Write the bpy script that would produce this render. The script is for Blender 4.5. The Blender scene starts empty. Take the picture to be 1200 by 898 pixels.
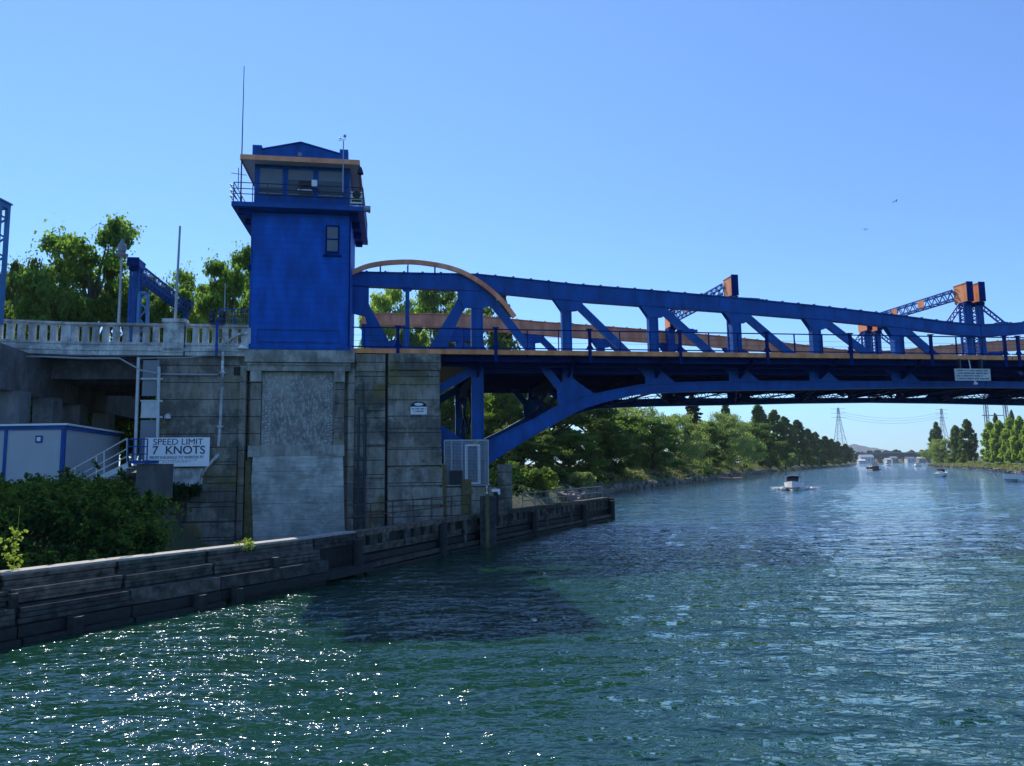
import bpy, math, random
import numpy as np
from mathutils import Vector as V, Matrix

# ------------------------------------------------------------------ camera, light, exposure
SC = bpy.context.scene
COL = SC.collection
PITCH = math.atan(96.9/870); ROLL = math.atan(.013); FPX = 870.0
EYE = V((0, 0, 3.0))
FW = V((0, math.cos(PITCH), math.sin(PITCH)))
U0 = V((0, -math.sin(PITCH), math.cos(PITCH))); R0 = V((1, 0, 0))
RT = R0*math.cos(ROLL) - U0*math.sin(ROLL); UP = R0*math.sin(ROLL) + U0*math.cos(ROLL)
cd = bpy.data.cameras.new('camera'); cam = bpy.data.objects.new('camera', cd); COL.objects.link(cam)
m = Matrix((( RT.x, UP.x, -FW.x, EYE.x), (RT.y, UP.y, -FW.y, EYE.y), (RT.z, UP.z, -FW.z, EYE.z), (0, 0, 0, 1)))
cam.matrix_world = m
cd.sensor_width = 36; cd.lens = FPX/1200*36; cd.clip_start = .1; cd.clip_end = 30000
SC.camera = cam

SUN_AZ = math.radians(-27)      # left of the +Y axis
SUN_EL = math.radians(42)
wd = bpy.data.worlds.new('World'); SC.world = wd; wd.use_nodes = True
nt = wd.node_tree
bg = nt.nodes['Background']
sky = nt.nodes.new('ShaderNodeTexSky'); sky.sky_type = 'NISHITA'; sky.sun_disc = False
sky.sun_elevation = SUN_EL; sky.sun_rotation = SUN_AZ
sky.altitude = 300; sky.air_density = 1.0; sky.dust_density = .0; sky.ozone_density = 5.0
tc = nt.nodes.new('ShaderNodeTexCoord'); sx = nt.nodes.new('ShaderNodeSeparateXYZ'); nt.links.new(tc.outputs['Generated'], sx.inputs[0])
rp0 = nt.nodes.new('ShaderNodeValToRGB'); nt.links.new(sx.outputs[2], rp0.inputs[0])
rp0.color_ramp.elements[0].position = 0.0; rp0.color_ramp.elements[0].color = (.34,.52,.68,1)
rp0.color_ramp.elements[1].position = .62; rp0.color_ramp.elements[1].color = (.79,.9,1.03,1)
e0 = rp0.color_ramp.elements.new(.08); e0.color = (.48,.68,.9,1); e1 = rp0.color_ramp.elements.new(.3); e1.color = (.61,.75,.96,1)
hs = nt.nodes.new('ShaderNodeMix'); hs.data_type = 'RGBA'; hs.blend_type = 'MULTIPLY'; hs.inputs[0].default_value = 1
nt.links.new(sky.outputs[0], hs.inputs[6]); nt.links.new(rp0.outputs[0], hs.inputs[7]); nt.links.new(hs.outputs[2], bg.inputs[0]); bg.inputs[1].default_value = .15
sl = bpy.data.lights.new('sun', 'SUN'); sl.energy = 4.4; sl.angle = math.radians(.5); sl.color = (1, .93, .82)
sun = bpy.data.objects.new('sun', sl); COL.objects.link(sun)
sdir = V((math.sin(SUN_AZ)*math.cos(SUN_EL), math.cos(SUN_AZ)*math.cos(SUN_EL), math.sin(SUN_EL)))
sun.rotation_euler = sdir.to_track_quat('Z', 'Y').to_euler(); sun.location = (-40, 60, 60)
SC.view_settings.view_transform = 'Standard'; SC.view_settings.look = 'None'
SC.view_settings.exposure = 0.5; SC.view_settings.gamma = 1
SC.cycles.max_bounces = 7; SC.cycles.transparent_max_bounces = 12
SC.cycles.sample_clamp_direct = 30

random.seed(7); RNG = np.random.default_rng(7)

# ------------------------------------------------------------------ frames and helpers
def ray(x, y): return FW + RT*((x-600)/FPX) + UP*((449-y)/FPX)
def G(x, y, z):                       # where the sight line of a photo point meets a level plane
    d = ray(x, y); return EYE + d*((z-3)/d.z)
TH = math.radians(9)
A = V((math.cos(TH), math.sin(TH), 0)); N = V((-math.sin(TH), math.cos(TH), 0)); Z = V((0, 0, 1))
d0 = ray(409, 412); OR = EYE + d0*(45/d0.y); OR.z = 0
def L(s, t, z): return OR + A*s + N*t + Z*z      # bridge frame: along, across, up
def W(x, y, t):
    d = ray(x, y); k = (N.dot(OR)+t-N.dot(EYE))/N.dot(d); P = EYE+d*k
    return (A.dot(P-OR), P.z)
def at_top(px, y, d):                # the point on a photo sight line at depth d
    r_ = ray(px, y); return EYE + r_*(d/r_.y)
def at(px, d, z=0):                  # ground point seen in column px at depth d
    return V(((px-600)/FPX*d, d, z))

WL = -1.5; KS = 1.0                  # water level; scale of the far shores
class MB:
    def __init__(s): s.v = []; s.f = []; s.sm = False
    def add(s, vs, fs):
        b = len(s.v); s.v += [tuple(p) for p in vs]; s.f += [tuple(i+b for i in f) for f in fs]; return s
    def para(s, o, ex, ey, ez):
        o = V(o); p = [o, o+ex, o+ex+ey, o+ey]; q = [a+ez for a in p]
        return s.add(p+q, [(3,2,1,0),(4,5,6,7),(0,1,5,4),(1,2,6,5),(2,3,7,6),(3,0,4,7)])
    def lb(s, s0, s1, t0, t1, z0, z1):
        return s.para(L(s0,t0,z0), A*(s1-s0), N*(t1-t0), Z*(z1-z0))
    def wb(s, x0, x1, y0, y1, z0, z1):
        return s.para((x0,y0,z0), V((x1-x0,0,0)), V((0,y1-y0,0)), V((0,0,z1-z0)))
    def prism(s, poly, t0, t1):      # poly of (s,z)
        n = len(poly)
        ar = sum(poly[i][0]*poly[(i+1)%n][1]-poly[(i+1)%n][0]*poly[i][1] for i in range(n))
        if ar < 0: poly = poly[::-1]
        vs = [L(a,t0,z) for a,z in poly]+[L(a,t1,z) for a,z in poly]
        fs = [tuple(range(n)), tuple(range(2*n-1, n-1, -1))]
        fs += [((i+1)%n, i, i+n, (i+1)%n+n) for i in range(n)]
        return s.add(vs, fs)
    def bar(s, p0, p1, w, h, up=Z):  # w sideways, h along up
        p0 = V(p0); p1 = V(p1); d = (p1-p0).normalized()
        sd = d.cross(up)
        if sd.length < 1e-3: sd = d.cross(V((0,1,0)))
        sd.normalize(); u = sd.cross(d).normalized()
        return s.para(p0-sd*w/2-u*h/2, sd*w, p1-p0, u*h)
    def tube(s, pts, r, n=8, r2=None):
        pts = [V(p) for p in pts]; m_ = len(pts); rings = []
        for i, p in enumerate(pts):
            d = (pts[min(i+1,m_-1)]-pts[max(i-1,0)]).normalized()
            a = d.cross(Z) if abs(d.z) < .95 else d.cross(V((1,0,0)))
            a.normalize(); b = d.cross(a); rr = r if r2 is None else r+(r2-r)*i/(m_-1)
            rings += [p+(a*math.cos(2*math.pi*k/n)+b*math.sin(2*math.pi*k/n))*rr for k in range(n)]
        fs = []
        for i in range(m_-1):
            for k in range(n):
                k2 = (k+1)%n; fs.append((i*n+k, i*n+k2, (i+1)*n+k2, (i+1)*n+k))
        fs += [tuple(range(n-1,-1,-1)), tuple(range((m_-1)*n, m_*n))]
        return s.add(rings, fs)
    def lathe(s, c, prof, n=16, ax=Z):
        c = V(c); a = ax.cross(V((.3,.9,.1))).normalized(); b = ax.cross(a)
        vs = [c+ax*z+(a*math.cos(2*math.pi*k/n)+b*math.sin(2*math.pi*k/n))*r for r,z in prof for k in range(n)]
        fs = [(i*n+k, i*n+(k+1)%n, (i+1)*n+(k+1)%n, (i+1)*n+k) for i in range(len(prof)-1) for k in range(n)]
        fs += [tuple(range(n-1,-1,-1)), tuple(range((len(prof)-1)*n, len(prof)*n))]
        return s.add(vs, fs)
    def zig(s, p0, p1, side, w, n, th=.06):   # lacing bars in the plane of p0-p1 and side
        p0 = V(p0); p1 = V(p1); nn = (p1-p0).cross(side).normalized()
        for i in range(n):
            a = p0+(p1-p0)*(i/n)+side*(w/2 if i%2 else -w/2); b = p0+(p1-p0)*((i+1)/n)+side*(-w/2 if i%2 else w/2)
            s.bar(a, b, th*.35, th, up=(b-a).cross(nn).normalized())
        return s
    def build(s, name, mat, parent=None, smooth=False, origin=None):
        me = bpy.data.meshes.new(name)
        o_ = V((0,0,0))
        if parent is not None: o_ = root_of(parent)
        elif origin is not None: o_ = V(origin)
        arr = np.array(s.v, dtype=float)-np.array(o_)
        me.from_pydata(arr.tolist(), [], s.f); me.update()
        if smooth or s.sm: me.polygons.foreach_set('use_smooth', [True]*len(me.polygons))
        me.materials.append(mat)
        ob = bpy.data.objects.new(name, me); COL.objects.link(ob)
        if parent is not None: ob.parent = parent
        else: ob.location = o_
        return ob
def root_of(o):
    p = V((0,0,0))
    while o is not None: p = p+o.location; o = o.parent
    return p
def thing(name, label, cat, loc=(0,0,0), group=None):
    o = bpy.data.objects.new(name, None); COL.objects.link(o); o.location = loc; o.empty_display_size = .3
    return tag(o, label, cat, group)
def tag(o, label=None, cat=None, group=None, kind=None):
    if label: o['label'] = label
    if cat: o['category'] = cat
    if group: o['group'] = group
    if kind: o['kind'] = kind
    return o
def struct(o): o['kind'] = 'structure'; return o
def dup(root, loc, rz=0, sc=(1,1,1), label=None, group=None):
    r = root.copy(); COL.objects.link(r); r.location = loc; r.rotation_euler = (0,0,rz); r.scale = sc
    if label: r['label'] = label
    if group: r['group'] = group
    for ch in list(root.children):
        c = ch.copy(); COL.objects.link(c); c.parent = r
        for g in list(ch.children):
            d = g.copy(); COL.objects.link(d); d.parent = c
    return r
def text_mesh(txt, size, mat, parent, corner, ex, ez, off=.02, name='lettering', xs=1.0, bold=.0):
    cu = bpy.data.curves.new(name, 'FONT'); cu.body = txt; cu.size = size; cu.align_x = 'CENTER'; cu.align_y = 'CENTER'
    cu.offset = bold; cu.extrude = .004
    t = bpy.data.objects.new('tmp', cu); COL.objects.link(t)
    bpy.context.view_layer.update()
    me = bpy.data.meshes.new_from_object(t.evaluated_get(bpy.context.evaluated_depsgraph_get()))
    COL.objects.unlink(t); bpy.data.objects.remove(t)
    ey = ez.cross(ex).normalized()
    o_ = root_of(parent) if parent else V((0,0,0))
    for v in me.vertices:
        v.co = V(corner)+ex*(v.co.x*xs)+ez*v.co.y-ey*(off+(.004-v.co.z) * 1.0)*(1)-o_
    me.materials.clear(); me.materials.append(mat)
    ob = bpy.data.objects.new(name, me); COL.objects.link(ob); ob.parent = parent
    return ob

# ------------------------------------------------------------------ materials
def nm(name):
    mt = bpy.data.materials.new(name); mt.use_nodes = True
    t = mt.node_tree; return mt, t, t.nodes['Principled BSDF']
def lk(t, a, b): t.links.new(a, b)
def noise(t, scale, detail=4, vec=None, rough=.55):
    n = t.nodes.new('ShaderNodeTexNoise'); n.inputs['Scale'].default_value = scale
    n.inputs['Detail'].default_value = detail; n.inputs['Roughness'].default_value = rough
    if vec is not None: lk(t, vec, n.inputs['Vector'])
    return n
def ramp(t, fac, stops):
    r = t.nodes.new('ShaderNodeValToRGB'); el = r.color_ramp.elements
    el[0].position, el[0].color = stops[0][0], (*stops[0][1], 1); el[1].position, el[1].color = stops[-1][0], (*stops[-1][1], 1)
    for p, c in stops[1:-1]:
        e = el.new(p); e.color = (*c, 1)
    lk(t, fac, r.inputs[0]); return r
def mp(t, scale=(1,1,1), rot=(0,0,0)):
    c = t.nodes.new('ShaderNodeTexCoord'); m_ = t.nodes.new('ShaderNodeMapping')
    m_.inputs['Scale'].default_value = scale; m_.inputs['Rotation'].default_value = rot
    lk(t, c.outputs['Object'], m_.inputs[0]); return m_.outputs[0]
def mixc(t, fac, a, b, mode='MIX'):
    m_ = t.nodes.new('ShaderNodeMix'); m_.data_type = 'RGBA'; m_.blend_type = mode
    for sock, val in ((m_.inputs[0], fac), (m_.inputs[6], a), (m_.inputs[7], b)):
        if isinstance(val, (int, float)): sock.default_value = val
        elif isinstance(val, tuple): sock.default_value = (*val, 1)
        else: lk(t, val, sock)
    return m_.outputs[2]
def bump(t, h, bs, strength=.3, dist=.02):
    b = t.nodes.new('ShaderNodeBump'); b.inputs['Strength'].default_value = strength; b.inputs['Distance'].default_value = dist
    lk(t, h, b.inputs['Height']); lk(t, b.outputs[0], bs.inputs['Normal']); return b
def simple(name, col, rough=.5, metal=0, var=.15, sc=3.0, bmp=0, streak=False):
    mt, t, b = nm(name); vec = mp(t, (1,1,.15) if streak else (1,1,1))
    n = noise(t, sc, 5, vec)
    r = ramp(t, n.outputs[0], [(.3, tuple(c*(1-var) for c in col)), (.7, tuple(min(1,c*(1+var)) for c in col))])
    lk(t, r.outputs[0], b.inputs['Base Color']); b.inputs['Roughness'].default_value = rough; b.inputs['Metallic'].default_value = metal
    if bmp: bump(t, n.outputs[0], b, bmp)
    return mt
def concrete(name, col, stain=(.03,.035,.04), board=0.0, grain=(1.3,1.3,.3), bd=.85, minor=.13, amount=.5, white=0.0, ochre=0.0, z0=0.0):
    mt, t, b = nm(name)
    n1 = noise(t, .9, 6, mp(t, (1,1,.5)), .65); n2 = noise(t, 2.6, 6, mp(t, grain), .7); n3 = noise(t, 22, 4, mp(t))
    c = ramp(t, n1.outputs[0], [(.28, tuple(x*.55 for x in col)), (.5, col), (.75, tuple(x*1.35 for x in col))]).outputs[0]
    nL = noise(t, .45, 6, mp(t, (1,1,1.2)), .7)
    fL = ramp(t, nL.outputs[0], [(.48, (0,0,0)), (.56, (1.1*amount,)*3)]).outputs[0]
    c = mixc(t, fL, c, tuple(x*.28 for x in col))
    st = ramp(t, n2.outputs[0], [(.42, (0,0,0)), (.72, (1,1,1))]).outputs[0]
    mm = t.nodes.new('ShaderNodeMath'); mm.operation = 'MULTIPLY'; lk(t, st, mm.inputs[0]); mm.inputs[1].default_value = amount
    c = mixc(t, mm.outputs[0], c, stain)
    if ochre:
        no = noise(t, .55, 3, mp(t, (1,1,.7)))
        fo = ramp(t, no.outputs[0], [(.52, (0,0,0)), (.66, (ochre,)*3)]).outputs[0]
        c = mixc(t, fo, c, (.16,.13,.035))
    if white:
        nw = noise(t, 5, 5, mp(t, (1.6,1.6,.8)), .7)
        fw_ = ramp(t, nw.outputs[0], [(.5, (0,0,0)), (.6, (white,)*3)]).outputs[0]
        c = mixc(t, fw_, c, (.75,.77,.77))
    if board:
        geo = t.nodes.new('ShaderNodeNewGeometry'); sp = t.nodes.new('ShaderNodeSeparateXYZ'); lk(t, geo.outputs['Position'], sp.inputs[0])
        nz = noise(t, 1.3, 2, mp(t)); 
        ad = t.nodes.new('ShaderNodeMath'); ad.operation = 'MULTIPLY_ADD'; lk(t, nz.outputs[0], ad.inputs[0]); ad.inputs[1].default_value = .05; lk(t, sp.outputs[2], ad.inputs[2])
        def lines(period, wdt, dark, cc):
            d = t.nodes.new('ShaderNodeMath'); d.operation = 'DIVIDE'; lk(t, ad.outputs[0], d.inputs[0]); d.inputs[1].default_value = period
            f = t.nodes.new('ShaderNodeMath'); f.operation = 'FRACT'; lk(t, d.outputs[0], f.inputs[0])
            l = t.nodes.new('ShaderNodeMath'); l.operation = 'LESS_THAN'; lk(t, f.outputs[0], l.inputs[0]); l.inputs[1].default_value = wdt/period
            k = t.nodes.new('ShaderNodeMath'); k.operation = 'MULTIPLY'; lk(t, l.outputs[0], k.inputs[0]); k.inputs[1].default_value = dark
            return mixc(t, k.outputs[0], cc, (.008,.01,.014)), f.outputs[0]
        c, fr = lines(board, .05, bd, c)
        c, _ = lines(board/5, .02, minor, c)
    lk(t, c, b.inputs['Base Color']); b.inputs['Roughness'].default_value = .88
    bump(t, n3.outputs[0], b, .4, .02)
    return mt
def paint(name, col, rough=.4, grime=.25, gcol=(.01,.012,.02), clad=0):
    mt, t, b = nm(name)
    n1 = noise(t, 1.6, 5, mp(t, (1,1,.35))); n2 = noise(t, 14, 4, mp(t))
    c = ramp(t, n1.outputs[0], [(.3, tuple(x*.66 for x in col)), (.7, tuple(min(1,x*1.3) for x in col))]).outputs[0]
    g = ramp(t, n2.outputs[0], [(.58, (0,0,0)), (.8, (grime,)*3)]).outputs[0]
    c = mixc(t, g, c, gcol)
    if clad:
        geo = t.nodes.new('ShaderNodeNewGeometry'); sp = t.nodes.new('ShaderNodeSeparateXYZ'); lk(t, geo.outputs['Position'], sp.inputs[0])
        d = t.nodes.new('ShaderNodeMath'); d.operation = 'DIVIDE'; lk(t, sp.outputs[2], d.inputs[0]); d.inputs[1].default_value = clad
        f = t.nodes.new('ShaderNodeMath'); f.operation = 'FRACT'; lk(t, d.outputs[0], f.inputs[0])
        l = t.nodes.new('ShaderNodeMath'); l.operation = 'LESS_THAN'; lk(t, f.outputs[0], l.inputs[0]); l.inputs[1].default_value = .12
        k = t.nodes.new('ShaderNodeMath'); k.operation = 'MULTIPLY'; lk(t, l.outputs[0], k.inputs[0]); k.inputs[1].default_value = .35
        c = mixc(t, k.outputs[0], c, tuple(x*.45 for x in col))
        bump(t, f.outputs[0], b, .25, .03)
    lk(t, c, b.inputs['Base Color']); b.inputs['Roughness'].default_value = rough; b.inputs['Specular IOR Level'].default_value = .22
    return mt

M = {}
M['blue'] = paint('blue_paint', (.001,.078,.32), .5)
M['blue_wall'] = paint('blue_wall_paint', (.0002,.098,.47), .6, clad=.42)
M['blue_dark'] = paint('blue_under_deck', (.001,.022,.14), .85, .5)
M['blue_pale'] = paint('faded_blue', (.06,.2,.42), .5)
M['orange'] = paint('orange_paint', (.85,.3,.12), .5, .2, (.2,.05,.03))
M['orange_dull'] = paint('dull_orange', (.95,.33,.18), .6, .2, (.15,.05,.03))
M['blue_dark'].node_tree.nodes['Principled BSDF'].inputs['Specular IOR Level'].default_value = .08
M['steel'] = simple('dark_steel', (.02,.03,.06), .5, .0, .3)
M['galv'] = simple('galvanised', (.35,.38,.4), .5, .2, .15, 8)
M['pipe_old'] = concrete('old_pipe', (.75,.76,.76), (.02,.02,.02), amount=.85)
M['grey'] = simple('grey_metal', (.22,.24,.26), .5, .1, .15)
M['white'] = simple('white_paint', (.75,.77,.78), .5, 0, .06)
M['offwhite'] = simple('worn_white', (.55,.57,.58), .6, 0, .12)
M['black'] = simple('black', (.008,.009,.012), .6, 0, .3)
M['brown'] = simple('rust_brown', (.09,.035,.03), .7, 0, .3)
M['rust'] = simple('ochre_rust', (.12,.095,.035), .8, 0, .4, 3)
M['conc'] = concrete('board_marked_concrete', (.33,.305,.255), board=1.02, amount=.65, ochre=.35)
M['conc2'] = concrete('board_marked_concrete_stained', (.28,.265,.215), board=.86, amount=.7, ochre=.8)
M['conc_light'] = concrete('pale_concrete', (.54,.54,.49), board=.95, bd=.22, minor=.1, grain=(.35,.35,2.2), amount=.4)
M['conc_trim'] = concrete('trim_concrete', (.4,.39,.34), amount=.5)
M['conc_panel'] = concrete('fluted_concrete', (.34,.33,.29), grain=(1,1,.8), amount=.35, white=.4)
M['conc_white'] = concrete('efflorescence', (.5,.52,.52), amount=.35, white=1.0)
M['conc_bal'] = concrete('balustrade_concrete', (.62,.62,.59), amount=.5)
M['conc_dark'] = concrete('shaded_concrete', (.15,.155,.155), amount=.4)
M['shed'] = simple('shed_wall', (.4,.43,.47), .6, 0, .06, 1)
M['shed_side'] = simple('shed_side', (.2,.22,.25), .6, 0, .06, 1)
M['wood'] = simple('weathered_timber', (.04,.042,.042), .9, 0, .5, 5, .6)
M['wood_dark'] = simple('wet_timber', (.012,.014,.016), .7, 0, .6, 5, .6)
M['wood_sunlit'] = simple('sunlit_timber', (.36,.34,.3), .9, 0, .25, 6, .4)  # weathered cap timber, made paler to carry the sunlight on its top
for k_, cc_ in (('a',(.08,.074,.064)),('b',(.042,.042,.04)),('c',(.11,.09,.07)),('d',(.06,.065,.052))): M['wood'+k_] = simple('weathered_timber_'+k_, cc_, .9, 0, .75, 3.5, .9)
M['rock'] = simple('rock', (.2,.19,.17), .9, 0, .5, 4, .5)
M['foam'] = simple('foam', (.85,.87,.88), .8, 0, .1, 8, .5)
def glassm(name, col, rough=.12):
    mt, t, b = nm(name); b.inputs['Base Color'].default_value = (*col,1); b.inputs['Roughness'].default_value = rough; return mt
M['glass'] = glassm('window_glass', (.05,.065,.08), .08)
M['blind'] = simple('window_blind', (.13,.15,.18), .45, 0, .08, 2)
def foliage(name, c1, c2, tr=.45):
    mt = bpy.data.materials.new(name); mt.use_nodes = True; t = mt.node_tree; t.nodes.clear()
    out = t.nodes.new('ShaderNodeOutputMaterial'); mx = t.nodes.new('ShaderNodeMixShader')
    df = t.nodes.new('ShaderNodeBsdfPrincipled'); df.inputs['Roughness'].default_value = .7; df.inputs['Specular IOR Level'].default_value = .12; tl = t.nodes.new('ShaderNodeBsdfTranslucent')
    geo = t.nodes.new('ShaderNodeNewGeometry'); n = noise(t, .45, 3, mp(t))
    ad = t.nodes.new('ShaderNodeMath'); ad.operation = 'MULTIPLY_ADD'; lk(t, geo.outputs['Random Per Island'], ad.inputs[0]); ad.inputs[1].default_value = .55
    lk(t, n.outputs[0], ad.inputs[2])
    r = ramp(t, ad.outputs[0], [(.35, c1), (.95, c2)])
    lk(t, r.outputs[0], df.inputs['Base Color'])
    mc = mixc(t, 1.0, r.outputs[0], (1.3,1.5,.7), 'MULTIPLY'); lk(t, mc, tl.inputs[0])
    mx.inputs[0].default_value = tr; lk(t, df.outputs[0], mx.inputs[1]); lk(t, tl.outputs[0], mx.inputs[2]); lk(t, mx.outputs[0], out.inputs[0])
    return mt
M['leaf_maple'] = foliage('maple_leaves', (.06,.125,.03), (.19,.28,.075), .55)
M['leaf_willow'] = foliage('willow_leaves', (.11,.16,.06), (.3,.35,.16), .5)
M['leaf_dark'] = foliage('dark_leaves', (.055,.1,.035), (.16,.22,.065), .55)
M['leaf_poplar'] = foliage('poplar_leaves', (.07,.115,.04), (.17,.24,.08), .5)
M['leaf_light'] = foliage('light_leaves', (.2,.29,.06), (.4,.48,.13), .5)
M['leaf_fir'] = foliage('fir_needles', (.01,.028,.014), (.035,.06,.025), .15)
M['leaf_ivy'] = foliage('ivy_leaves', (.008,.028,.011), (.03,.07,.024), .22)
M['leaf_sprig'] = foliage('sprig_leaves', (.25,.3,.05), (.4,.45,.1), .4)
M['leaf_far'] = foliage('far_leaves', (.03,.055,.035), (.06,.09,.05), .2)
M['bark'] = simple('bark', (.09,.075,.06), .9, 0, .4, 4, .5)
for n_ in M['leaf_ivy'].node_tree.nodes:
    if n_.type == 'BSDF_PRINCIPLED': n_.inputs['Specular IOR Level'].default_value = 0; n_.inputs['Roughness'].default_value = 1
def groundm():
    mt, t, b = nm('bank_ground')
    n1 = noise(t, .25, 6, mp(t)); n2 = noise(t, 3, 5, mp(t))
    c = ramp(t, n1.outputs[0], [(.3, (.03,.05,.015)), (.5, (.07,.1,.03)), (.7, (.2,.17,.1))]).outputs[0]
    c = mixc(t, n2.outputs[0], c, (.05,.06,.025)); lk(t, c, b.inputs['Base Color']); b.inputs['Roughness'].default_value = .95
    bump(t, n2.outputs[0], b, .8, .15); return mt
M['ground'] = groundm()
M['hill'] = simple('hill_forest', (.04,.07,.06), .95, 0, .2, .01)
M['grass'] = foliage('dry_grass', (.1,.13,.04), (.28,.27,.12), .3)
def waterm():
    mt, t, b = nm('canal_water')
    b.inputs['Base Color'].default_value = (.008,.045,.025,1); b.inputs['Roughness'].default_value = .03; b.inputs['IOR'].default_value = 1.85
    vec = mp(t, (1,1,1))
    n1 = noise(t, 2.4, 2, mp(t, (.75,1.3,1), (0,0,.3)), .5); n2 = noise(t, 8, 1, mp(t, (.8,1.2,1)), .5); n3 = noise(t, .9, 3, mp(t, (.7,1.3,1)), .5); n4 = noise(t, .05, 3, mp(t, (.5,1.5,1)))
    a = t.nodes.new('ShaderNodeMath'); a.operation = 'MULTIPLY_ADD'; lk(t, n2.outputs[0], a.inputs[0]); a.inputs[1].default_value = .2; lk(t, n1.outputs[0], a.inputs[2])
    a2 = t.nodes.new('ShaderNodeMath'); a2.operation = 'MULTIPLY_ADD'; lk(t, n3.outputs[0], a2.inputs[0]); a2.inputs[1].default_value = 1.8; lk(t, a.outputs[0], a2.inputs[2])
    n5 = noise(t, .32, 2, mp(t, (.6,1.5,1)), .5)
    a3 = t.nodes.new('ShaderNodeMath'); a3.operation = 'MULTIPLY_ADD'; lk(t, n5.outputs[0], a3.inputs[0]); a3.inputs[1].default_value = 3.2; lk(t, a2.outputs[0], a3.inputs[2]); a2 = a3
    st = ramp(t, n4.outputs[0], [(.35, (.55,)*3), (.65, (1,)*3)]).outputs[0]
    bm = bump(t, a2.outputs[0], b, 1.0, .16); lk(t, st, bm.inputs['Strength'])
    return mt
M['water'] = waterm()

# ------------------------------------------------------------------ water with real waves near the viewer
def make_water():
    nr, na = 1250, 760
    r = 4*np.exp(np.linspace(0, math.log(260/4), nr)); th = np.radians(np.linspace(-52, 52, na))
    Rr, T = np.meshgrid(r, th, indexing='ij'); X = Rr*np.sin(T); Y = Rr*np.cos(T)
    g = np.random.default_rng(3); Zz = np.zeros_like(X)
    cell = Rr*(math.log(65)/nr)
    env = .75+.35*np.sin(X*.11+Y*.07+1)*np.sin(Y*.09-X*.05)
    for i in range(46):
        lam = .2*(3.2/.2)**(g.random()**1.2); an = math.radians(82)+g.normal()*.5
        k = 2*math.pi/lam; amp = .0052*lam**.8
        ph = k*(X*math.cos(an)+Y*math.sin(an))+g.random()*6.28+.8*np.sin(k*.21*(X*math.sin(an)-Y*math.cos(an))+g.random()*6)
        w_ = 1-np.abs(((ph/(2*math.pi))%1)*2-1); w_ = np.sin(ph)*.6+(w_**1.6*2-1)*.4
        fade = np.clip((lam/cell-3)/3, 0, 1)
        Zz += amp*w_*fade*env
    Zz *= np.clip((250-Rr)/80, 0, 1)
    v = np.stack([X, Y, Zz], -1).reshape(-1,3)
    i = np.arange(nr-1)[:,None]*na+np.arange(na-1)[None,:]
    f = np.stack([i, i+1, i+na+1, i+na], -1).reshape(-1,4)[:, ::-1]
    # outer sheets: behind, beside and beyond, out to the horizon
    b = len(v); R1 = 260
    arc = [(R1*math.sin(a), R1*math.cos(a)) for a in th]
    far = [(x/R1*9000, y/R1*9000, 0) for x, y in arc]
    near = [(0,0,0)]
    extra = far
    v2 = np.array(extra); v = np.vstack([v, v2])
    top = (nr-1)*na
    fs = [(top+k+1, top+k, b+k, b+k+1) for k in range(na-1)]
    faces = f.tolist()+[tuple(reversed(q)) if False else q for q in fs]
    # rear part
    c0 = len(v)
    ring = [(9000*math.sin(a), 9000*math.cos(a), 0) for a in np.radians(np.linspace(52, 308, 40))]
    v = np.vstack([v, np.array(ring), np.array([[0,-.5,0]])])
    cc = len(v)-1
    # split with the fine sheet's own edges so nothing overlaps
    for k in range(39): faces.append((cc, c0+k+1, c0+k))
    for k in range(na-1): faces.append((cc, k+1, k))
    faces.append((cc, c0, na-1)); faces.append((cc, 0, c0+39))
    v = v+np.array([0,0,WL]); me = bpy.data.meshes.new('water'); me.from_pydata(v.tolist(), [], faces); me.update()
    me.polygons.foreach_set('use_smooth', [True]*len(me.polygons))
    me.materials.append(M['water']); o = bpy.data.objects.new('water', me); COL.objects.link(o); struct(o)
make_water()

# ------------------------------------------------------------------ banks
def bank(name, pts, out, prof, seed, sub=14, rough=.35):
    g = np.random.default_rng(seed); P = []
    for i in range(len(pts)-1):
        a, b = V((*pts[i],0)), V((*pts[i+1],0)); n_ = max(1, min(sub, int((b-a).length/3)+1))
        P += [a.lerp(b, k/n_) for k in range(n_)]
    P.append(V((*pts[-1],0))); out = V((*out,0)).normalized(); vs = []
    for i, p in enumerate(P):
        for j, (o_, z_) in enumerate(prof):
            q = p+out*(o_+ (g.normal()*.5 if 0 < o_ < 40 else 0)); zz = z_+(g.normal()*rough*min(1, o_/5) if 0 < o_ < 200 else 0)
            if out.x < 0 and p.y < 90 and j > 0:
                zz = z_; dd_ = q-OR; sl_, tl_ = A.dot(dd_), N.dot(dd_); cx = q.x/max(q.y,1)*FPX+600
                if q.y > 4 and (sl_ > -9.5 or cx > 232) and tl_ < 12: zz = min(zz, -1.3)
                elif q.y > 4 and cx > 172 and tl_ < 2: zz = min(zz, -1.3+max(0,(198-cx))/26*4)
            vs.append((q.x, q.y, zz))
    m_ = len(prof); fs = [(i*m_+j, (i+1)*m_+j, (i+1)*m_+j+1, i*m_+j+1) for i in range(len(P)-1) for j in range(m_-1)]
    if out.x > 0: fs = [f[::-1] for f in fs]
    mb = MB(); mb.add(vs, [f[::-1] for f in fs]); o = mb.build(name, M['ground'], smooth=True); struct(o); return P
LB = [(-34,-12),(-22,6),(-15.5,20),(-11.8,27.5),(-8.2,36),(-5,45),(-3.3,57),(0,69),(6,90),(12,110),(16.5,126),(24,143),(37,168),(61,216),(90,285),(123,361),(207,519),(340,750),(510,1110),(693,1500)]
LPROF = [(-1.5,-2.6),(0,-1.6),(.9,-.4),(2.6,.3),(4.2,1.2),(7,1.9),(11,2.15),(22,2.6),(60,3.2),(200,4),(3500,6)]
PL = bank('ground', LB, (-.93,.36), LPROF, 1, rough=.2)
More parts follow.
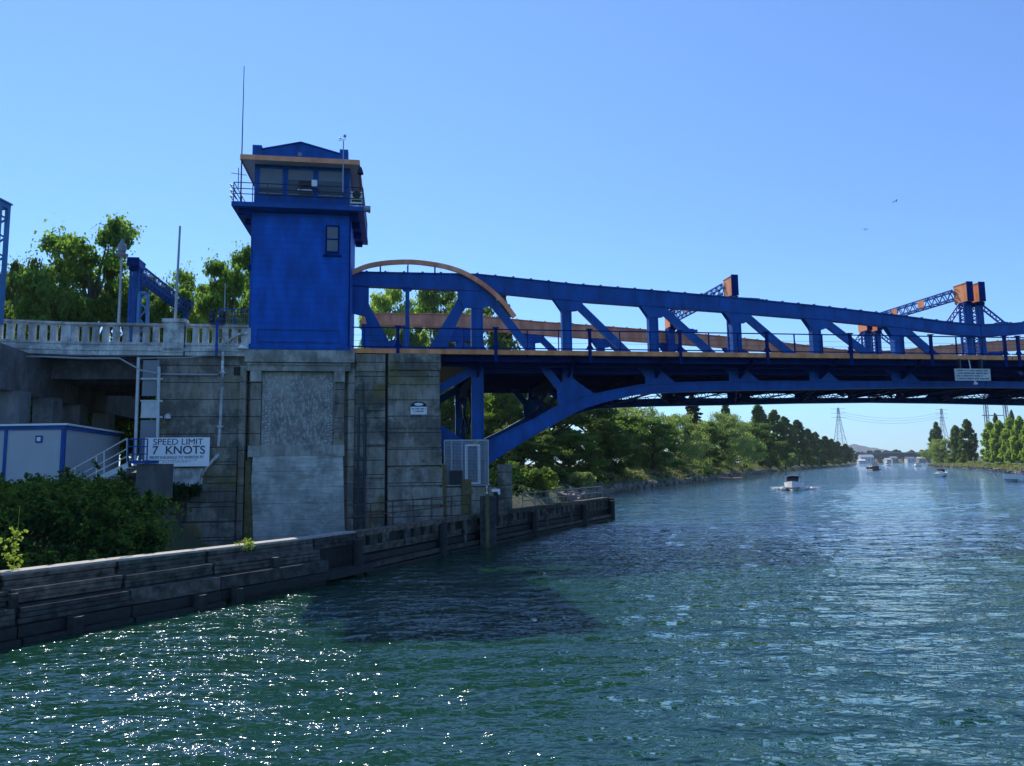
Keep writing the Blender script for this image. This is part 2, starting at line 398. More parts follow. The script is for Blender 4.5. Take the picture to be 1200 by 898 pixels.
RB = [(111,90),(120,142),(136,200),(168,258),(220,352),(270,465),(342,620),(495,885),(840,1500)]
RPROF = [(-2,-2.6),(0,-1.6),(2,-.6),(6,.2),(14,1.0),(30,2.0),(120,3),(3500,6)]
PR = bank('ground', RB, (.93,-.2), RPROF, 2, rough=.3)
fb = MB()
vs = []; xs_ = np.linspace(570, 1200, 60)
for x in xs_:
    for dy, z_ in ((0,-1.8),(4,.5),(60,5),(300,10),(900,14),(4000,20)): vs.append((x, 1505+dy+8*math.sin(x*.05), z_+(random.random()*2 if dy > 10 else 0)))
fb.add(vs, [(i*6+j, (i+1)*6+j, (i+1)*6+j+1, i*6+j+1) for i in range(59) for j in range(5)])
struct(fb.build('ground', M['ground'], smooth=True))
def hill(name, d, pxs, tops, thick):
    mb = MB(); n_ = 60; vs = []
    for i in range(n_):
        px = pxs[0]+(pxs[-1]-pxs[0])*i/(n_-1); top = np.interp(px, pxs, tops)
        hor = 545.9-.013*(px-600); h = (hor-top)*d/FPX+3; x = (px-600)/FPX*d
        h *= 1+.02*math.sin(i*1.7)+.015*math.sin(i*.63)
        vs += [(x*.98, d*.98, -2), (x, d, h), (x*(1+thick), d*(1+thick), -2)]
    mb.add(vs, [(i*3+j, (i+1)*3+j, (i+1)*3+j+1, i*3+j+1) for i in range(n_-1) for j in range(2)])
    struct(mb.build(name, M['hill'], smooth=True))
hill('hills', 7800, [920,960,1000,1015,1040,1062,1120], [531,526,521,524,528.5,532,536], .15)

# ------------------------------------------------------------------ trees
def leaves(centers, rad, n_per, size, squash=.8, hang=0, seed=0, shell=.0):
    g = np.random.default_rng(seed); C_ = np.repeat(np.array(centers), n_per, 0); Rr = np.repeat(np.array(rad), n_per)
    n_ = len(C_); d = g.normal(size=(n_,3)); d /= np.linalg.norm(d, axis=1)[:,None]; rr = (shell+(1-shell)*g.random(n_)**.5)
    P = C_+d*(Rr*rr)[:,None]*np.array([1,1,squash]); P[:,2] -= hang*g.random(n_)*Rr
    nrm = d*.7+g.normal(size=(n_,3))*.75+np.array([0,0,.35]); nrm /= np.linalg.norm(nrm, axis=1)[:,None]
    a = np.cross(nrm, g.normal(size=(n_,3))); a /= np.linalg.norm(a, axis=1)[:,None]; b = np.cross(nrm, a)
    s_ = (size*(.55+.9*g.random(n_)))[:,None]
    if hang: b = b*.3+np.array([0,0,-1.0])*.9
    k = .75 if not hang else .4
    v = np.stack([P-a*s_*k, P-b*s_*.5+nrm*s_*.1, P+a*s_*k, P+b*s_*(.55 if not hang else 1.0)+nrm*s_*.1], 1).reshape(-1,3)
    f = np.arange(n_*4).reshape(-1,4); return v, f
def np_obj(name, v, f, mat, parent=None, origin=(0,0,0)):
    o_ = root_of(parent) if parent is not None else V(origin)
    me = bpy.data.meshes.new(name); v = v-np.array(o_)
    me.vertices.add(len(v)); me.vertices.foreach_set('co', v.astype(np.float32).ravel())
    me.loops.add(f.size); me.loops.foreach_set('vertex_index', f.astype(np.int32).ravel())
    me.polygons.add(len(f)); me.polygons.foreach_set('loop_start', np.arange(0, f.size, f.shape[1], dtype=np.int32))
    me.polygons.foreach_set('loop_total', np.full(len(f), f.shape[1], dtype=np.int32)); me.update(); me.validate()
    me.materials.append(mat); ob = bpy.data.objects.new(name, me); COL.objects.link(ob)
    if parent is not None: ob.parent = parent
    else: ob.location = o_
    return ob
def tree_proto(kind, seed, h=10.0, leaf=.3, n_per=34, mat='leaf_maple', cat='tree'):
    """prototype at the world origin, height h"""
    g = random.Random(seed); root = thing({'fir':'fir_tree','poplar':'poplar_tree','willow':'willow_tree','maple':'broadleaf_tree','shrub':'shrub'}[kind], 'x', cat)
    tr = MB(); cs = []; rs = []; hang = 0; sq = .75
    def lobed(nl, nc, z0_, z1_, wmax, pw, spread, r0, r1, low=.12):
        for k in range(nl):
            u = (k+g.random())/nl; z = h*(z0_+(z1_-z0_)*u); prof = math.sin(math.pi*min(1, u*(1-low)+low))**pw*h*wmax
            a = k*2.4+g.uniform(-.5,.5); rr = prof*g.uniform(.55,1.0); L_ = (rr*math.cos(a), rr*math.sin(a), z)
            tr.tube([(0,0,max(h*.12, z-h*.25)), (L_[0]*.5,L_[1]*.5,z-h*.1), L_], h*.012, 5, h*.003)
            for q in range(nc):
                cs.append((L_[0]+g.gauss(0,spread)*h, L_[1]+g.gauss(0,spread)*h, L_[2]+abs(g.gauss(0,spread))*h*.7-spread*h*.3)); rs.append(h*g.uniform(r0,r1))
        for q in range(nl): 
            u = g.random(); cs.append((g.gauss(0,wmax*.25)*h, g.gauss(0,wmax*.25)*h, h*(z0_+(z1_-z0_)*u*.85))); rs.append(h*r1)
    if kind == 'maple':
        tr.tube([(0,0,-.5),(.1,0,h*.25),(0,.1,h*.5),(.1,0,h*.8)], h*.032, 8, h*.008)
        lobed(26, 8, .1, .93, .38, .5, .05, .035, .07)
    elif kind == 'willow':
        tr.tube([(0,0,-.5),(.2,0,h*.3),(0,.1,h*.6)], h*.035, 8, h*.012); hang = 1.5; sq = 1.25
        lobed(28, 7, .05, .92, .36, .6, .05, .035, .065, .25)
    elif kind == 'poplar':
        tr.tube([(0,0,-.5),(0,0,h*.5),(0,0,h*.95)], h*.022, 7, h*.003)
        lean = [g.uniform(-.02,.02) for _ in range(2)]
        for i in range(170):
            u = g.random(); z = h*(.015+.935*u); prof = h*.12*min(1, u*6+.6)*(1-u**2.2)**.8+.012*h
            a = g.random()*6.28; rr = prof*g.random()**.5; cs.append((rr*math.cos(a)+lean[0]*z, rr*math.sin(a)+lean[1]*z, z)); rs.append(h*g.uniform(.014,.028))
        cs.append((lean[0]*h, lean[1]*h, h*.96)); rs.append(h*.02); sq = 2.3
        for i in range(10):
            a = g.random()*6.28; z = h*g.uniform(.1,.6); tr.tube([(0,0,z),(h*.07*math.cos(a),h*.07*math.sin(a),z+h*.15)], h*.007, 4, h*.002)
    elif kind == 'fir':
        tr.tube([(0,0,-.5),(0,0,h*.98)], h*.02, 7, h*.003); sq = .35
        for i in range(120):
            u = (i+g.random())/120; z = h*(.08+.9*u); R_ = h*.2*(1-u)**.85*g.uniform(.55,1.15)+.01*h; a = i*2.4+g.random()
            for q in (.45, .75, 1):
                cs.append((R_*q*math.cos(a), R_*q*math.sin(a), z-R_*q*.25)); rs.append(h*.012+R_*.2)
            tr.tube([(0,0,z),(R_*math.cos(a),R_*math.sin(a),z-R_*.28)], h*.004, 4, h*.001)
        n_per = max(6, n_per//4)
    else:
        tr.tube([(0,0,-.2),(0,0,h*.5)], h*.05, 6, h*.02)
        for i in range(26):
            a = g.random()*6.28; u = g.random(); rr = h*.55*g.random()**.6; cs.append((rr*math.cos(a), rr*math.sin(a), h*(.12+.7*u*(1-(rr/h)**2)))); rs.append(h*g.uniform(.14,.24))
    tr.build('trunk', M['bark'], root, smooth=True)
    v, f = leaves(cs, rs, n_per, leaf, sq, hang, seed)
    if kind == 'maple':   # light outer twigs so the outline is uneven
        far_ = sorted(range(len(cs)), key=lambda i: -(cs[i][0]**2+cs[i][1]**2+(cs[i][2]-h*.5)**2))[:26]
        v2, f2 = leaves([cs[i] for i in far_], [rs[i]*1.7 for i in far_], n_per//4, leaf*.9, 1, 0, seed+50)
        f2 = f2+len(v); v = np.vstack([v,v2]); f = np.vstack([f,f2])
    np_obj('crown', v, f, M[mat], root); return root
PH = 10.0
PROTO = {
 'maple1': tree_proto('maple', 1, PH, .13, 170, 'leaf_maple'), 'maple2': tree_proto('maple', 2, PH, .13, 170, 'leaf_maple'),
 'maple3': tree_proto('maple', 33, PH, .13, 170, 'leaf_dark'), 'maple4': tree_proto('maple', 34, PH, .13, 170, 'leaf_light'),
 'willow1': tree_proto('willow', 4, PH, .13, 170, 'leaf_willow'), 'willow2': tree_proto('willow', 5, PH, .13, 170, 'leaf_willow'),
 'poplar1': tree_proto('poplar', 6, PH, .13, 130, 'leaf_poplar'), 'poplar2': tree_proto('poplar', 7, PH, .13, 130, 'leaf_poplar'), 'poplar3': tree_proto('poplar', 8, PH, .13, 130, 'leaf_dark'),
 'poplar4': tree_proto('poplar', 9, PH, .13, 130, 'leaf_light'), 'poplar5': tree_proto('poplar', 19, PH, .13, 130, 'leaf_light'),
 'fir1': tree_proto('fir', 10, PH, .2, 100, 'leaf_fir'), 'fir2': tree_proto('fir', 11, PH, .2, 100, 'leaf_fir'),
 'shrub1': tree_proto('shrub', 12, 3.0, .16, 120, 'leaf_maple'), 'shrub2': tree_proto('shrub', 13, 3.0, .16, 120, 'leaf_dark'), 'shrub3': tree_proto('shrub', 14, 3.0, .17, 120, 'leaf_willow')}
PUSED = set()
def put_tree(kind, px, top, d, wpx, label, group=None, z0=2.6, natw=None):
    d *= KS; z0 = z0 if KS == 1 else 1.5*z0-1.7
    if KS > 1:                          # keep every trunk on dry land
        mg = 1.0 if kind[0] == 's' else 4.0
        for _ in range(80):
            X = at_top(px, (top+545)/2, d).x
            if px < 1050: ok = X < np.interp(d, [q[1] for q in LB], [q[0] for q in LB])-mg
            else: ok = X > np.interp(d, [q[1] for q in RB], [q[0] for q in RB])+mg
            if ok: break
            d *= 1.02
    tp = at_top(px, top, d); h = tp.z-z0
    base = {'m': .78, 'w': .76, 'p': .3, 'f': .42, 's': 1.35}[kind[0]]; ph = 3.0 if kind[0] == 's' else PH
    sz = h/ph; sw = (wpx*d/FPX)/(base*ph)
    p = PROTO[kind]; loc = V(((at_top(px, (top+545)/2, d)).x, d, z0))
    rz = random.random()*6.28
    if kind not in PUSED:
        PUSED.add(kind); p.location = loc; p.scale = (sw, sw, sz); p.rotation_euler = (0,0,rz); p['label'] = label
        if group: p['group'] = group
    else: dup(p, loc, rz, (sw, sw, sz), label, group)

# behind the approach, left of the tower
put_tree('maple3', 18, 303, 62, 105, 'dark maple crown at the far left edge, just right of the cut off portal column', z0=3)
put_tree('maple1', 106, 264, 66, 170, 'tallest green maple behind the balustrade, left of the lamp post')
put_tree('maple2', 62, 335, 60, 110, 'low maple filling the gap between the far left crown and the tallest maple')
put_tree('maple3', 150, 318, 70, 110, 'shaded tree standing behind the blue latticed portal column')
put_tree('maple2', 196, 335, 66, 110, 'yellow green tree beneath the sloping beam of the portal behind the balustrade')
put_tree('maple1', 268, 294, 60, 110, 'bright maple against the left side of the blue control tower', z0=3)
put_tree('maple4', 238, 345, 58, 80, 'small sunlit tree behind the traffic signal on the approach')
put_tree('maple1', 226, 322, 72, 90, 'yellow green tree rising behind the white flagpole', z0=3)
put_tree('maple2', 288, 318, 74, 80, 'green tree tucked behind the left edge of the control tower', z0=3)
put_tree('maple2', 40, 322, 74, 90, 'bright tree between the far left dark crown and the tallest maple', z0=3)
put_tree('maple3', 4, 312, 68, 80, 'dark crown half hidden behind the cut off lattice column', z0=3)
# behind the arch rail
KS = 1.5
put_tree('maple4', 450, 334, 92, 100, 'bright green tree seen through the curved orange rail beside the control tower')
put_tree('maple2', 512, 330, 105, 100, 'taller pale tree in the middle of the first truss opening')
put_tree('fir1', 590, 334, 100, 60, 'dark conifer poking out behind the end of the curved orange rail')
put_tree('maple3', 556, 352, 96, 110, 'dark leafy tree behind the broad truss gusset')
put_tree('maple2', 480, 385, 88, 70, 'shaded tree behind the first truss opening near the deck', z0=1)
put_tree('maple3', 640, 425, 88, 150, 'dark broadleaf tree under the bridge right of the blue pivot post')
put_tree('maple2', 590, 440, 80, 90, 'leafy tree seen between the pivot post and the lower arch chord')
put_tree('maple3', 692, 455, 98, 120, 'shaded tree on the left bank just right of the arch chord')
put_tree('maple3', 530, 430, 76, 80, 'leafy tree glimpsed between the concrete pier and the pivot post')
put_tree('maple3', 612, 497, 72, 90, 'low dark tree right of the arch foot, behind the cage', z0=1.6)
put_tree('maple1', 668, 505, 80, 80, 'half lit low tree over the fender end', z0=1.6)
put_tree('maple3', 715, 500, 94, 60, 'dark low tree at the shore left of the first willow', z0=1.6)
put_tree('maple3', 560, 480, 90, 90, 'dark tree visible between the cage and the arch foot', z0=1.6)
put_tree('maple2', 765, 490, 112, 70, 'green broadleaf tree filling in between the first two willows', z0=2)
put_tree('maple3', 824, 492, 150, 60, 'dark broadleaf tree below the fir on the left bank', z0=1.6)
# left bank receding
put_tree('willow1', 738, 472, 116, 120, 'pale silvery willow nearest the bridge on the left bank')
put_tree('willow2', 790, 482, 128, 95, 'second silvery willow along the left bank, above the sunny slope')
put_tree('fir1', 812, 462, 140, 46, 'tall dark fir between the two pairs of willows on the left bank')
put_tree('willow1', 848, 482, 158, 90, 'third silvery willow, directly right of the tall dark fir')
put_tree('maple3', 872, 494, 168, 72, 'dark round tree overhanging the water right of the third willow')
put_tree('poplar1', 852, 472, 190, 27, 'poplar top rising behind the third willow')
POPS = [(890,474,215,27,'poplar1'),(907,480,228,25,'poplar3'),(921,488,240,24,'poplar2'),(934,492,262,22,'poplar3'),(947,502,300,19,'poplar1'),(956,506,330,18,'poplar2'),(966,511,370,17,'poplar3'),(974,514,410,15,'poplar1'),(982,517,450,14,'poplar2'),(990,520,480,13,'poplar3'),(997,524,500,12,'poplar2')]
ORD = ['first','second','third','fourth','fifth','sixth','seventh','eighth','ninth','tenth','eleventh','twelfth','thirteenth']
for i, (px, top, d, w_, k) in enumerate(POPS):
    put_tree(k, px, top, d, w_*1.45, '%s tall poplar of the left bank row, counting from the bridge toward the horizon' % ORD[i], 'poplars along the left bank')
for i, (px, top, d, w_, k) in enumerate([(902,519,205,26,'shrub2'),(920,524,225,28,'shrub3'),(941,522,262,27,'maple2'),(951,529,290,18,'shrub3'),(962,531,330,18,'shrub2'),(977,534,390,20,'shrub3')]):
    put_tree(k, px, top, d, w_, '%s rounded bush at the water beneath the left bank poplars, counting from the bridge' % ORD[i], 'bushes under the left bank poplars', z0=.8)
# shrubs on the near left bank
for i, (px, top, d, w_, k, lb) in enumerate([
    (610,548,62,52,'shrub2','round green bush behind the grey guard rail of the fender'),
    (655,545,72,58,'shrub2','shaded bush under the big dark tree behind the fender end'),
    (700,550,86,34,'shrub1','yellow green bush at the shore just beyond the fender end'),
    (722,540,96,40,'shrub1','bright leafy bush at the foot of the nearest willow'),
    (742,556,100,30,'shrub2','dark bush on the shore rocks below the nearest willow'),
    (826,548,128,24,'shrub1','small bright bush at the water left of the beached kayak'),
    (800,556,122,26,'shrub2','low bush on the shore below the second willow'),
    (632,540,58,46,'shrub2','dark round bush low on the bank above the fender rail'),
    (678,546,70,40,'shrub3','grey green bush on the bank left of the fender end'),
    (600,532,66,50,'shrub2','tall dark bush just right of the cage'),
    (585,560,52,40,'shrub2','dark bush directly behind the grey pile post')]):
    put_tree(k, px, top, d, w_, lb, z0=1.0)
# right bank
put_tree('willow2', 1104, 513, 372, 42, 'round grey green willow at the waterline, first tree of the right bank')
put_tree('poplar1', 1097, 494, 395, 22, 'poplar rising behind the round willow on the right bank')
put_tree('poplar2', 1122, 498, 345, 24, 'mid green poplar right of the round willow')
put_tree('poplar3', 1136, 491, 320, 27, 'dark full poplar left of the power pylon leg')
RP = [(1161,494,262,'poplar4'),(1172,492,252,'poplar5'),(1184,489,240,'poplar4'),(1196,487,228,'poplar5'),(1208,484,216,'poplar4'),(1222,482,204,'poplar5'),(1240,480,192,'poplar4')]
for i, (px, top, d, k) in enumerate(RP[:4]):
    put_tree(k, px, top, d, 27, '%s bright lime poplar right of the power pylon, counting toward the picture edge' % ORD[i], 'lime green poplars of the right bank')
for i, (px, top, d, k) in enumerate(RP[4:]):
    put_tree(k, px, top, d, 28, 'bright lime poplar beyond the right picture edge', 'lime green poplars of the right bank')
put_tree('poplar2', 1169, 484, 300, 14, 'thin poplar top rising behind the second lime poplar')
put_tree('poplar2', 1187, 480, 300, 13, 'thin poplar top rising behind the third lime poplar')
for i, (px, top, d, w_, k) in enumerate([(1118,534,345,20,'shrub1'),(1130,535,322,20,'shrub1'),(1143,538,300,18,'shrub3'),(1163,541,235,20,'shrub3'),(1176,541,215,22,'shrub1'),(1192,541,195,24,'shrub3')]):
    put_tree(k, px, top, d, w_, '%s low bush along the right bank waterline, counting from the far end' % ORD[i], 'bushes of the right bank waterline', z0=.8)
for k, p in PROTO.items():
    if k not in PUSED:
        for c in list(p.children): bpy.data.objects.remove(c)
        bpy.data.objects.remove(p)
# far wood
cs = []; rs = []
for i in range(150):
    px = random.uniform(1000, 1092); d = random.uniform(1620, 2100); h = random.uniform(6, 20)
    b_ = at(px, d, 6); cs += [(b_.x, b_.y, 6+h*q) for q in (.2,.55,.9)]; rs += [9, 6.5, 4]
v, f = leaves(cs, rs, 30, 3.9, 1, 0, 5); o = np_obj('far_wood', v, f, M['leaf_far']); tag(o, kind='stuff', label='distant dark wood on the rise behind the far bridge', cat='woodland')
# shore grass and stones
def stones(px_pts, n_, seed, lab, cat_='rocks'):
    g = random.Random(seed); mb = MB()
    for i in range(n_):
        k = g.random()*(len(px_pts)-1); j = int(k); p = px_pts[j].lerp(px_pts[j+1], k-j); r_ = g.uniform(.2,.7)
        c = p+V((g.uniform(-1.6,.5), g.uniform(-.4,.4), WL+g.uniform(-.05,.9)))
        b0 = len(mb.v); pts = []
        for a in range(5):
            for q in (-.6, .55): pts.append(c+V((math.cos(a*1.257+q)*r_*g.uniform(.7,1.2), math.sin(a*1.257+q)*r_*g.uniform(.7,1.2), r_*q*g.uniform(.6,1.2))))
        mb.add(pts, [(0,2,4,6,8)[::-1], (1,3,5,7,9)]+[(2*a, 2*((a+1)%5), 2*((a+1)%5)+1, 2*a+1) for a in range(5)])
    o = mb.build('shore_rocks', M['rock']); tag(o, lab, cat_, kind='stuff')
stones([p for p in PL if 88 < p.y < 390], 1400, 4, 'pale tumbled stones along the left waterline')
stones([p+V((1.6,0,0)) for p in PR if 180 < p.y < 620], 700, 5, 'pale stones along the right waterline')
def grass_patch(pts, n_, size, lab, mat, seed, spread=(3,1), zf=lambda: .4):
    g = np.random.default_rng(seed); cs = []
    for i in range(n_):
        k = g.random()*(len(pts)-1); j = int(k); p = pts[j].lerp(pts[j+1], k-j); o_ = g.random()**.7*spread[0]
        zz = np.interp(o_+1, [q[0] for q in LPROF[1:]], [q[1] for q in LPROF[1:]])
        cs.append((p.x-.93*o_*1-.9, p.y+.36*o_, zz+.15))
    v, f = leaves(cs, [spread[1]]*len(cs), 14, size, .45, 0, seed); o = np_obj('bank_grass', v, f, mat); tag(o, lab, 'grass', kind='stuff')
grass_patch([p for p in PL if 118 < p.y < 440], 1400, .35, 'dry pale grass on the sloping left bank', M['grass'], 8, (9, .9))
grass_patch([p for p in PL if 72 < p.y < 135], 1400, .3, 'green undergrowth on the left bank behind the fender', M['leaf_ivy'], 9, (14, .9))  # darker leaf colour stands in for the shade of bridge and trees
g_ = np.random.default_rng(4); cs = []
rp = [p for p in PR if 180 < p.y < 620]
for i in range(1100):
    k = g_.random()*(len(rp)-1); j = int(k); p = rp[j].lerp(rp[j+1], k-j); o_ = g_.random()*9; cs.append((p.x+o_+2, p.y, -.5+o_*.14))
v, f = leaves(cs, [1.4]*len(cs), 14, .55, .45, 0, 6); tag(np_obj('bank_grass', v, f, M['grass']), 'dry grass on the right bank below the poplars', 'grass', kind='stuff')

# ------------------------------------------------------------------ far bridge, buildings, pylons
def farbridge():
    r = thing('far_bridge', 'long low dark road bridge closing the canal at the horizon', 'bridge', at(1045, 1440, 0))
    d = 1440; x0 = at(1015, d).x; x1 = at(1095, d).x
    MB().wb(x0, x1, d, d+18, 12.5, 17.5).build('deck', M['steel'], r)
    MB().wb(x0, x1, d-.4, d-.1, 17.6, 19).build('parapet', M['grey'], r)
    for px in (1020,1029,1038,1048,1058,1068,1078,1086): 
        x = at(px, d).x; MB().wb(x-2, x+2, d+1, d+15, -2, 12.4).build('pier', M['conc_dark'], r)
farbridge()
def shed_far(px, d, wpx, y0, y1, mat, label, roofm='grey', cat='building'):
    hor = 545.9-.013*(px-600); zt = (hor-y0)*d/FPX+3; c = at(px, d); w_ = wpx*d/FPX; ze = zt*.72-.4
    r = thing('waterside_building', label, cat, (c.x, c.y, 0))
    MB().wb(c.x-w_/2, c.x+w_/2, d, d+12, -2, ze).build('wall', M[mat], r)
    mb = MB(); xa, xb = c.x-w_/2-.5, c.x+w_/2+.5
    mb.add([(xa,d-.5,ze),(xb,d-.5,ze),(xb,d+12.5,ze),(xa,d+12.5,ze),(xa,d+6,zt),(xb,d+6,zt)], [(0,1,5,4),(2,3,4,5),(1,2,5),(3,0,4),(3,2,1,0)]); mb.build('roof', M[roofm], r)
    n_ = max(2, int(w_/5))
    for i in range(n_):
        x = c.x-w_/2+w_*(i+.5)/n_; MB().wb(x-.9, x+.9, d-.06, d-.01, ze*.35, ze*.7).build('window', M['glass'], r)
shed_far(1013, 1395, 15, 533, 541, 'offwhite', 'largest white boathouse at the far left end of the canal', 'offwhite')
shed_far(1007, 1275, 8, 538.5, 543, 'offwhite', 'low white shed in front of the largest boathouse', 'white')
shed_far(1038, 1350, 5, 537, 542, 'offwhite', 'small white cabin under the far bridge, left of its middle', 'offwhite')
shed_far(1045, 1395, 6, 535, 541, 'conc_trim', 'pale cabin with tall roof under the middle of the far bridge', 'conc_trim')
shed_far(1064, 1402, 9, 535.5, 541, 'offwhite', 'wide white shed under the far bridge right of its middle', 'grey')
shed_far(1077, 1402, 8, 535.5, 541, 'conc_trim', 'pale shed under the right end of the far bridge', 'offwhite')
def pylon(px, d, ytop, w0, label, arms=True, z0=2, w1=.8):
    tp = at_top(px, ytop, d); zt = tp.z; c = V((tp.x, d, z0))
    r = thing('power_pylon', label, 'pylon', c); leg = MB(); br = MB(); th = d*.00032
    n_ = 7; prev = None
    for i in range(n_+1):
        u = i/n_; w_ = w0*(1-u)**1.4+w1*u; z = z0+(zt-z0)*u
        cur = [c+V((sx*w_, sy*w_, z-z0)) for sx, sy in ((-1,-1),(1,-1),(1,1),(-1,1))]
        if prev:
            for k in range(4):
                leg.bar(prev[k], cur[k], th*1.3, th*1.3); br.bar(prev[k], cur[(k+1)%4], th*.6, th*.6); br.bar(prev[(k+1)%4], cur[k], th*.6, th*.6); br.bar(cur[k], cur[(k+1)%4], th*.6, th*.6)
        prev = cur
    leg.build('leg_frame', M['galv'], r); br.build('bracing', M['galv'], r)
    if arms:
        ar = MB()
        for q in (.82,.9,.98): z = z0+(zt-z0)*q; ar.bar(c+V((-w0*.9,0,z-z0)), c+V((w0*.9,0,z-z0)), th, th)
        ar.build('cross_arm', M['grey'], r)
    return r
pylon(982, 930, 478, 10, 'lattice power pylon above the left bank poplars')
pylon(1103, 1050, 479, 9, 'lattice power pylon rising behind the right bank willow')
rp_ = thing('power_pylon', 'nearest power pylon whose slim legs stand by the lime poplars on the right bank', 'pylon', at(1157, 405, .75))
for (pb, db, pt) in ((1155,405,1151.5),(1180,411,1173)):
    l = MB(); b_ = at(pb, db, .75); t_ = at_top(pt, 440, db); dx = V((1.7,0,0)); dy = V((0,1.7,0))
    for q in (dx*0, dx, dy, dx+dy): l.bar(b_+q, t_+q*.7, .3, .3)
    l.zig(b_+dx*.5, t_+dx*.35, V((1,0,0)), 1.5, 18, .2); l.build('leg', M['grey'], rp_)
MB().bar(at_top(1151,487,405), at_top(1176,487,411), .45, .45).build('cross_arm', M['grey'], rp_)
def wire(p0, p1, sag, r_): 
    pts = [V(p0).lerp(V(p1), i/14)-Z*(sag*4*(i/14)*(1-i/14)) for i in range(15)]; return MB().tube(pts, r_, 4)
for i, q in enumerate((0, 3.0, 6.0)):
    o = wire(at_top(982,482+q,930), at_top(1103,483+q,1050), 9, .13).build('power_line', M['grey']); tag(o, ['top','middle','bottom'][i]+' power line crossing the canal between the two far pylons', 'cable')

# ------------------------------------------------------------------ bascule leaves
SMID = 46.45; NODES = [8.25, 14.45, 20.67, 26.85, 33.0, 39.5]
TOPZ = [(8.3,15.95),(15.14,15.42),(20.7,15.12),(26.7,14.76),(33,14.3),(39.5,13.72),(43.6,13.28),(SMID,13.12)]
BOTZ = [(8.3,14.85),(15.11,14.3),(20.7,14.02),(26.7,13.72),(33,13.35),(39.5,12.85),(43.6,12.45),(SMID,12.25)]
LU = [(8.85,4.53),(9.6,4.95),(12.04,6.1),(13.4,6.85),(15.14,7.55),(17.01,7.95),(19.45,8.42),(22.5,8.6),(25.78,8.7),(32.28,8.74),(39.04,8.76),(SMID,8.78)]
LL = [(8.84,3.1),(11.5,4.75),(13.74,5.96),(15.36,6.8),(17.48,7.42),(19.32,7.82),(22.5,8.0),(25.75,8.1),(32.25,8.2),(39.01,8.34),(SMID,8.42)]
ip = lambda tab, s: float(np.interp(s, [a for a,_ in tab], [b for _,b in tab]))
